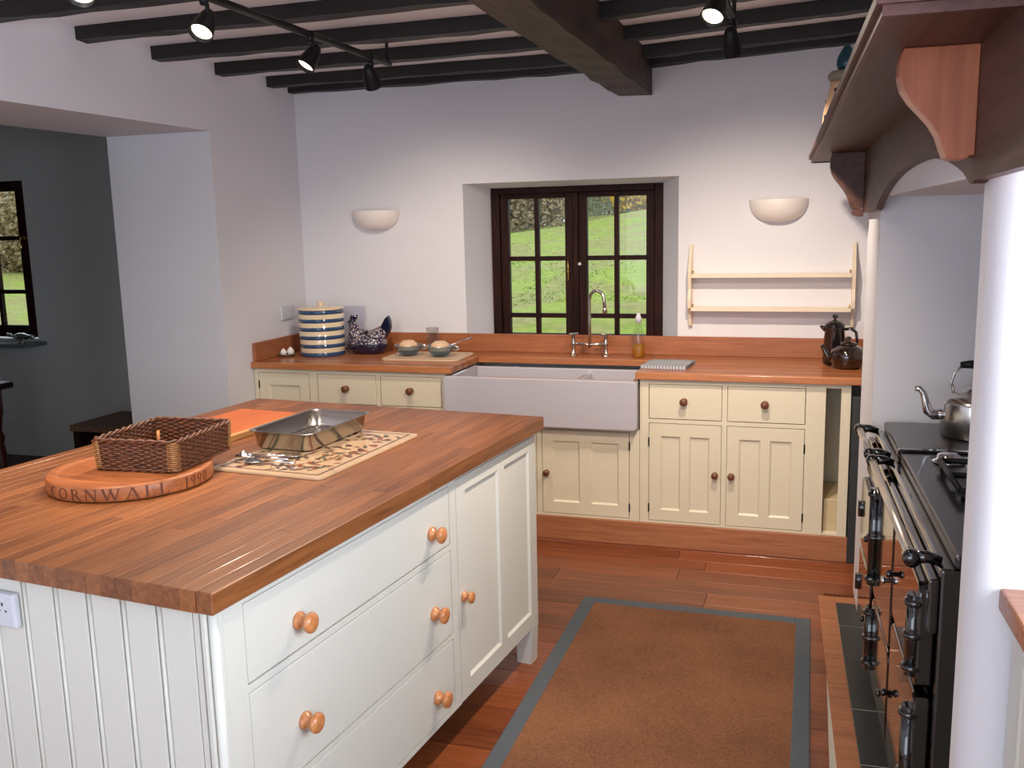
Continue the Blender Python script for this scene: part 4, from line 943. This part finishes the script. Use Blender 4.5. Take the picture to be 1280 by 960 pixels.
# hen
hn = thing('hen_dish', 'blue speckled pottery hen on a navy nest base', 'ornament', (-1.43, -0.19, ZW))
b = nbm(); lathe(b, [(0, 0.0005), (0.095, 0.0005), (0.112, 0.012), (0.13, 0.055), (0.128, 0.06), (0, 0.06)], 36, sy=0.72); obj('nest', b, navy_gl, hn)
b = nbm(); lathe(b, [(0.124, 0.0605), (0.124, 0.075), (0.11, 0.10), (0.07, 0.118), (0, 0.122)], 32, sy=0.70); tube(b, [(-0.05, 0, 0.09), (-0.082, 0, 0.125), (-0.092, 0, 0.16), (-0.095, 0, 0.185)], [0.07, 0.048, 0.032, 0.022], 16)
tube(b, [(0.04, 0, 0.08), (0.085, 0, 0.115), (0.11, 0, 0.15)], [0.07, 0.05, 0.032], 16); obj('body', b, hen_m, hn)
b = nbm(); lathe(b, [(0, -0.026), (0.017, -0.018), (0.024, 0), (0.017, 0.018), (0, 0.024)], 16, (-0.098, 0, 0.192)); tube(b, [(-0.118, 0, 0.19), (-0.142, 0, 0.185)], [0.009, 0.001], 8); obj('head', b, navy_gl, hn)
b = nbm(); prism(b, [(-0.115, 0.205), (-0.105, 0.232), (-0.095, 0.218), (-0.085, 0.238), (-0.075, 0.222), (-0.062, 0.236), (-0.068, 0.205), (-0.085, 0.195)], lambda x, z: (x, -0.006, z), lambda x, z: (x, 0.006, z), 0.001); prism(b, [(-0.125, 0.18), (-0.112, 0.182), (-0.112, 0.155), (-0.12, 0.150)], lambda x, z: (x, -0.006, z), lambda x, z: (x, 0.006, z), 0.001); obj('comb', b, navy_gl, hn)
b = nbm(); prism(b, [(0.08, 0.12), (0.10, 0.175), (0.125, 0.215), (0.145, 0.23), (0.158, 0.20), (0.160, 0.165), (0.150, 0.13), (0.125, 0.095)], lambda x, z: (x, -0.018, z), lambda x, z: (x, 0.018, z), 0.006); obj('tail', b, navy_gl, hn)
# mat with bowls and dishes
dm = obj('drying_mat', (lambda b: (prism(b, rrect(-0.235, 0.24, -0.17, 0.17, 0.05, 6), lambda x, y_: (x, y_, 0.0), lambda x, y_: (x, y_, 0.010), 0.002), b)[1])(nbm()), mat_beige); dm.location = (-0.985, -0.315, ZW); dm.rotation_euler = (0, 0, R(2)); tag(dm, 'beige rounded drying mat on the worktop left of the sink', 'mat')
for i, (xx, yy, l1, l2) in enumerate(((-1.10, -0.33, 'blue tinted glass bowl on the drying mat nearest the pottery hen', 'upturned cream dish in the glass bowl nearest the hen'), (-0.895, -0.34, 'blue tinted glass bowl on the drying mat nearest the sink', 'upturned cream dish in the glass bowl nearest the sink'))):
    t = thing('glass_bowl', l1, 'bowl', (xx, yy, ZW + 0.0105), 0, 'glass bowls on the drying mat')
    b = nbm(); lathe(b, [(0, 0.0), (0.035, 0.0), (0.045, 0.006), (0.068, 0.03), (0.082, 0.06), (0.083, 0.063), (0.079, 0.063), (0.064, 0.032), (0.04, 0.009), (0, 0.005)], 32); obj('bowl', b, blue_clear, t)
    b = nbm(); tube(b, [(0.082 * math.cos(R(a)), 0.082 * math.sin(R(a)), 0.062) for a in range(0, 360, 15)], 0.0028, 6, closed=True); obj('rim', b, steel, t)
    b = nbm(); tube(b, [(0.08, 0, 0.055), (0.10, -0.008, 0.062), (0.115, 0.004, 0.052), (0.10, 0.012, 0.04), (0.078, 0.006, 0.04)], 0.007, 8); obj('loop_handle', b, chrome, t)
    b = nbm(); lathe(b, [(0.062, 0.0), (0.060, 0.012), (0.050, 0.038), (0.030, 0.053), (0.0, 0.058), (0.0, 0.054), (0.028, 0.049), (0.046, 0.035), (0.056, 0.011), (0.058, 0.0)], 32); o = obj('cream_dish', b, dish_cream); o.location = (xx, yy, ZW + 0.046); tag(o, l2, 'dish', 'upturned dishes in the glass bowls')
kn = thing('metal_skewer', 'slim bright metal skewer resting across the bowl nearest the sink', 'utensil')
b = nbm(); tube(b, [(-0.845, -0.36, ZW + 0.072), (-0.735, -0.24, ZW + 0.112)], [0.003, 0.004], 8); obj('shaft', b, chrome, kn)
tg = thing('glass_tumbler', 'clear ribbed glass tumbler upright behind the drying mat', 'glass', (-1.04, -0.10, ZW))
b = nbm(); lathe(b, [(0, 0.0005), (0.032, 0.0005), (0.034, 0.004), (0.038, 0.148), (0.0355, 0.148), (0.032, 0.008), (0, 0.006)], 20); obj('glass_wall', b, clear_gl, tg)
b = nbm(); tube(b, [(0.037 * math.cos(R(a)), 0.037 * math.sin(R(a)), 0.148) for a in range(0, 360, 15)], 0.0016, 6, closed=True); obj('rim', b, steel, tg)
# washing-up liquid
bt = thing('soap_bottle', 'clear soap bottle part filled with amber liquid right of the tap', 'bottle', (0.222, -0.135, ZW))
b = nbm(); lathe(b, [(0, 0.0005), (0.030, 0.0005), (0.037, 0.01), (0.037, 0.10), (0.031, 0.14), (0.017, 0.18), (0.0145, 0.196), (0, 0.197)], 24, sy=0.75); obj('bottle_wall', b, clear_gl, bt)
b = nbm(); lathe(b, [(0, 0.003), (0.028, 0.003), (0.035, 0.012), (0.035, 0.078), (0, 0.078)], 24, sy=0.75); obj('liquid', b, amber, bt)
b = nbm(); lathe(b, [(0, 0.1975), (0.017, 0.1975), (0.018, 0.225), (0.012, 0.235), (0.010, 0.25), (0, 0.252)], 18); obj('cap', b, plastic_w, bt)
# folded cloth
b = nbm()
def cl(x, y_): return 0.004 + 0.0025 * math.sin(18 * x + 7 * y_) + 0.002 * math.sin(40 * y_)
gx, gy = 16, 16; V_ = {}
for i in range(gx + 1):
    for j in range(gy + 1):
        x, y_ = -0.12 + 0.24 * i / gx, -0.13 + 0.26 * j / gy
        for k, dz in enumerate((0.0, 0.012)): V_[i, j, k] = b.verts.new((x + 0.15 * (y_ + 0.13) * -0.2, y_, (cl(x, y_) if k else 0.0008) + dz))
for i in range(gx):
    for j in range(gy):
        b.faces.new((V_[i, j, 1], V_[i + 1, j, 1], V_[i + 1, j + 1, 1], V_[i, j + 1, 1])).smooth = True; b.faces.new((V_[i, j, 0], V_[i, j + 1, 0], V_[i + 1, j + 1, 0], V_[i + 1, j, 0]))
for i in range(gx):
    b.faces.new((V_[i, 0, 0], V_[i + 1, 0, 0], V_[i + 1, 0, 1], V_[i, 0, 1])); b.faces.new((V_[i, gy, 0], V_[i, gy, 1], V_[i + 1, gy, 1], V_[i + 1, gy, 0]))
for j in range(gy):
    b.faces.new((V_[0, j, 0], V_[0, j, 1], V_[0, j + 1, 1], V_[0, j + 1, 0])); b.faces.new((V_[gx, j, 0], V_[gx, j + 1, 0], V_[gx, j + 1, 1], V_[gx, j, 1]))
o = obj('dish_cloth', b, cloth_m); o.location = (0.435, -0.42, ZW); o.rotation_euler = (0, 0, R(-6)); tag(o, 'folded grey checked cloth on the worktop right of the sink', 'cloth')
# coffee pot and teapot
cp = thing('coffee_pot', 'tall black enamel coffee pot behind the dark teapot', 'pot', (1.262, -0.205, ZW))
b = nbm(); lathe(b, [(0, 0.0005), (0.055, 0.0005), (0.058, 0.01), (0.050, 0.19), (0.052, 0.196), (0, 0.196)], 28); tube(b, [(-0.045, 0, 0.18), (-0.062, 0, 0.19), (-0.072, 0, 0.197)], [0.016, 0.01, 0.005], 10); obj('body', b, black_gl, cp)
b = nbm(); lathe(b, [(0, 0.1965), (0.051, 0.1965), (0.05, 0.206), (0.03, 0.222), (0.008, 0.228), (0.007, 0.236), (0.014, 0.243), (0.014, 0.255), (0, 0.26)], 24); obj('lid', b, black_gl, cp)
b = nbm(); tube(b, [(0.05, 0, 0.18), (0.08, 0, 0.185), (0.105, 0, 0.165), (0.112, 0, 0.12), (0.098, 0, 0.075), (0.055, 0, 0.05)], 0.008, 10); obj('handle', b, black_gl, cp)
tpt = thing('teapot', 'squat brown black glazed teapot on the worktop end beside the chimney breast', 'teapot', (1.325, -0.36, ZW))
b = nbm(); lathe(b, [(0, 0.0005), (0.055, 0.0005), (0.075, 0.02), (0.086, 0.055), (0.080, 0.09), (0.055, 0.112), (0.04, 0.118), (0, 0.118)], 32); obj('body', b, brown_gl, tpt)
b = nbm(); tube(b, [(-0.07, 0, 0.05), (-0.10, 0, 0.065), (-0.115, 0, 0.095), (-0.128, 0, 0.118)], [0.022, 0.017, 0.012, 0.009], 12); obj('spout', b, brown_gl, tpt)
b = nbm(); lathe(b, [(0, 0.1185), (0.042, 0.1185), (0.038, 0.13), (0.012, 0.138), (0.010, 0.143), (0.016, 0.15), (0.012, 0.16), (0, 0.162)], 24); obj('lid', b, brown_gl, tpt)
b = nbm(); tube(b, [(0.075, 0, 0.088), (0.11, 0, 0.098), (0.125, 0, 0.07), (0.11, 0, 0.035), (0.078, 0, 0.035)], 0.009, 10); obj('handle', b, brown_gl, tpt)
tcn = thing('lidded_casserole', 'dark round lidded pot squeezed behind the teapot at the worktop end', 'pot', (1.51, -0.17, ZW))
b = nbm(); lathe(b, [(0, 0.0005), (0.08, 0.0005), (0.09, 0.02), (0.092, 0.10), (0, 0.10)], 32); obj('body', b, black_gl, tcn)
b = nbm(); lathe(b, [(0, 0.1005), (0.095, 0.1005), (0.093, 0.112), (0.05, 0.128), (0.012, 0.132), (0.015, 0.148), (0, 0.15)], 28); obj('lid', b, black_gl, tcn)

# ------------------------------------------------------------------ rug
rg = thing('rug', 'brown sisal rug with a grey cloth border on the wooden floor', 'rug')
RX0, RX1, RY0, RY1 = 0.203, 1.176, -3.35, -1.413
b = nbm(); box(b, RX0 + 0.055, RX1 - 0.055, RY0 + 0.055, RY1 - 0.055, 0.0005, 0.010, 0.001); obj('sisal_pile', b, sisal_m, rg)
for (a, c, d, e) in ((RX0, RX0 + 0.058, RY0, RY1), (RX1 - 0.058, RX1, RY0, RY1), (RX0 + 0.058, RX1 - 0.058, RY1 - 0.058, RY1), (RX0 + 0.058, RX1 - 0.058, RY0, RY0 + 0.058)):
    b = nbm(); box(b, a, c, d, e, 0.0006, 0.0125, 0.004, 2); obj('cloth_border', b, rug_edge, rg)

# ------------------------------------------------------------------ counter at the right edge
rcn = thing('side_cabinet', 'white grooved cabinet end at the right edge below an oak top', 'cabinet', (1.493, -3.43, 0), RA)
b = nbm(); box(b, 0.045, 0.60, -1.5, -0.03, 0.0, 0.925); obj('carcass', b, white_paint, rcn)
for i in range(12):
    y1 = -0.012 - i * 0.1; b = nbm(); box(b, 0.026, 0.046, y1 - 0.082, y1 - 0.001, 0.0, 0.927, 0.0015); tube(b, [(0.032, y1 - 0.0915, 0.0), (0.032, y1 - 0.0915, 0.927)], 0.0068, 10); box(b, 0.034, 0.046, y1 - 0.1, y1 - 0.082, 0.0, 0.927); obj('board', b, white_paint, rcn)
sct = thing('side_worktop', 'oak worktop end at the right edge beside the near pier', 'worktop', (1.493, -3.43, 0), RA)
b = nbm(); box(b, 0.0, 0.60, -1.5, -0.002, 0.9275, 0.972, 0.006, 3); obj('slab', b, staveX_m, sct)

# ------------------------------------------------------------------ garden outside
def garden_mat():
    m, N, L, P = base_mat('lawn_green')
    tc = N.new('ShaderNodeTexCoord'); n1 = N.new('ShaderNodeTexNoise'); n1.inputs['Scale'].default_value = 1.3; n1.inputs['Detail'].default_value = 9
    n2 = N.new('ShaderNodeTexNoise'); n2.inputs['Scale'].default_value = 9; n2.inputs['Detail'].default_value = 6
    L.new(tc.outputs['Object'], n1.inputs['Vector']); L.new(tc.outputs['Object'], n2.inputs['Vector'])
    r1 = N.new('ShaderNodeValToRGB'); r1.color_ramp.elements[0].position = 0.44; r1.color_ramp.elements[1].position = 0.56
    r1.color_ramp.elements[0].color = srgb(140, 124, 82); r1.color_ramp.elements[1].color = srgb(132, 150, 46)
    r2 = N.new('ShaderNodeValToRGB'); r2.color_ramp.elements[0].color = srgb(102, 126, 32); r2.color_ramp.elements[1].color = srgb(168, 178, 76); r2.color_ramp.elements[0].position = 0.3; r2.color_ramp.elements[1].position = 0.7
    L.new(n1.outputs['Fac'], r1.inputs[0]); L.new(n2.outputs['Fac'], r2.inputs[0])
    mx = N.new('ShaderNodeMix'); mx.data_type = 'RGBA'; mx.inputs['Factor'].default_value = 0.42; L.new(r1.outputs[0], mx.inputs[6]); L.new(r2.outputs[0], mx.inputs[7]); L.new(mx.outputs[2], P.inputs['Base Color']); P.inputs['Roughness'].default_value = 0.9
    return m
lawn_m = garden_mat()
def gz(x, y):
    t = min(max((y - 1.2) / 13.0, 0), 1); t2 = min(max((y - 14.2) / 40, 0), 1)
    sx = max(-0.75, min(0.15, (x + 2.6) * 0.10)) * t
    return 0.25 + 1.58 * (t ** 0.85) + sx + 0.5 * t2 + 0.07 * math.sin(x * 1.1 + y * 0.7) + 0.05 * math.sin(y * 1.9 - x * 0.5)
b = nbm(); gx = [-60 + 1.2 * i for i in range(62)]; gy = [0.75 + 0.5 * j for j in range(30)] + [16 + 3 * j for j in range(12)]
G = [[b.verts.new((x, y, gz(x, y))) for y in gy] for x in gx]
for i in range(len(gx) - 1):
    for j in range(len(gy) - 1): b.faces.new((G[i][j], G[i + 1][j], G[i + 1][j + 1], G[i][j + 1])).smooth = True
obj('ground', b, lawn_m, **ST)
blade_m = plain('grass_blade', srgb(134, 156, 54), 0.8, var=0.2, scale=1.2)
b = nbm(); rn = random.Random(11)
def blades(n, fx, fy, h0, h1):
    for _ in range(n):
        y = fy(); x = fx(y); z = gz(x, y) - 0.01; a = rn.uniform(0, 6.28); h = rn.uniform(h0, h1); wv = 0.012; dx, dy = math.cos(a) * wv, math.sin(a) * wv
        b.faces.new([b.verts.new((x - dx, y - dy, z)), b.verts.new((x + dx, y + dy, z)), b.verts.new((x + rn.uniform(-.05, .05), y + rn.uniform(-.05, .05), z + h))])
blades(5000, lambda y: 0.6 - (y + 1.0) * 0.40 + rn.uniform(-0.35, 0.35) * (y + 3) * 0.45, lambda: 4.5 + 10 * rn.random(), 0.01, 0.03)
blades(1800, lambda y: -4.4 - (y - 0.2) * 1.02 + rn.uniform(-0.18, 0.1) * (y + 2), lambda: 4.5 + 9 * rn.random(), 0.01, 0.03)
g = obj('grass', b, blade_m); g['kind'] = 'stuff'; g['label'] = 'green lawn grass on the garden bank outside the windows'; g['category'] = 'grass'
leafmats = [plain('foliage_olive', srgb(150, 142, 84), 0.8, var=0.4, scale=0.9), plain('foliage_green', srgb(128, 148, 88), 0.8, var=0.4, scale=0.9), plain('foliage_yellow', srgb(206, 168, 52), 0.8, var=0.35, scale=0.9), plain('foliage_brown', srgb(140, 122, 88), 0.8, var=0.4, scale=0.9), plain('foliage_greygreen', srgb(150, 152, 128), 0.8, var=0.4, scale=0.9)]
def tree(label, x, y, h, rad, mi, nl, seed, low=0.25, cat='tree', grp='trees on the garden bank'):
    rr_ = random.Random(seed); z0 = gz(x, y)
    t = thing('garden_tree' if cat == 'tree' else 'garden_shrub', label, cat, (x, y, z0 - 0.05), 0, grp)
    b = nbm(); tube(b, [(0, 0, 0), (0.08, 0.05, h * 0.35), (-0.05, 0.1, h * 0.7)], [0.06 * rad + 0.05, 0.05 * rad + 0.03, 0.03], 8)
    for k in range(5):
        a = rr_.uniform(0, 6.28); zz = h * rr_.uniform(0.3, 0.6); tube(b, [(0.05, 0.05, zz), (math.cos(a) * rad * 0.6, math.sin(a) * rad * 0.6, zz + h * 0.2)], [0.05, 0.015], 6)
    obj('trunk', b, bark, t)
    b = nbm()
    blobs = [(rr_.uniform(-0.6, 0.6) * rad, rr_.uniform(-0.6, 0.6) * rad, h * rr_.uniform(low + 0.1, 0.85), rad * rr_.uniform(0.35, 0.6)) for _ in range(24)]
    for _ in range(nl):
        bx, by, bz, br = rr_.choice(blobs); v = Vector((rr_.gauss(0, 1), rr_.gauss(0, 1), rr_.gauss(0, 1))).normalized() * br * rr_.uniform(0.6, 1.0)
        p = Vector((bx, by, bz)) + v; s = rr_.uniform(0.035, 0.075); u = Vector((rr_.gauss(0, 1), rr_.gauss(0, 1), rr_.gauss(0, 1))).normalized(); w_ = u.orthogonal().normalized()
        b.faces.new([b.verts.new(p + u * s), b.verts.new(p + w_ * s * 0.6), b.verts.new(p - u * s), b.verts.new(p - w_ * s * 0.6)])
    obj('foliage', b, leafmats[mi], t, kind='stuff')
def sight(s_, y): return 1.13 - s_ * (y + 5.31)
for lab, s_, y, h, r_, mi, nl, sd_, low, cat in (
  ('brownish olive tree at the left of the sink window view', .315, 16.5, 5.0, 1.9, 3, 4200, 1, 0.0, 'tree'),
  ('olive green tree next to the brownish one in the left casement', .272, 20.5, 5.5, 2.0, 0, 4200, 2, 0.0, 'tree'),
  ('grey green tree behind the middle post of the sink window', .238, 24.5, 6.0, 1.9, 4, 4200, 3, 0.0, 'tree'),
  ('green tree in the right casement view', .200, 28.5, 6.5, 2.2, 1, 4200, 4, 0.0, 'tree'),
  ('yellow leaved tree at the top of the right casement', .160, 17.0, 1.9, 1.0, 2, 1500, 5, 0.1, 'tree'),
  ('brown hedge shrub along the bank top in the right casement', .150, 19.5, 1.9, 1.5, 3, 2600, 6, 0.0, 'shrub'),
  ('dull brown shrub along the bank top behind the green tree', .182, 34.5, 4.0, 2.6, 3, 3000, 8, 0.0, 'shrub'),
  ('grey brown tree seen through the dark room window', 1.02, 16.0, 5.5, 3.0, 4, 4000, 7, 0.0, 'tree'),
  ('reddish shrub seen through the dark room window', 0.99, 11.0, 2.2, 1.2, 3, 2200, 9, 0.0, 'shrub'),
  ('tall grey green tree far behind the lawn', .19, 62.0, 10.0, 6.0, 4, 5000, 12, 0.0, 'tree'),
  ('tall olive tree far behind the lawn at the left', .31, 40.0, 9.0, 6.0, 0, 5000, 13, 0.0, 'tree')):
    tree(lab, sight(s_, y), y, h, r_, mi, int(nl * 4), sd_, low, cat, 'trees on the garden bank' if cat == 'tree' else 'shrubs on the garden bank')
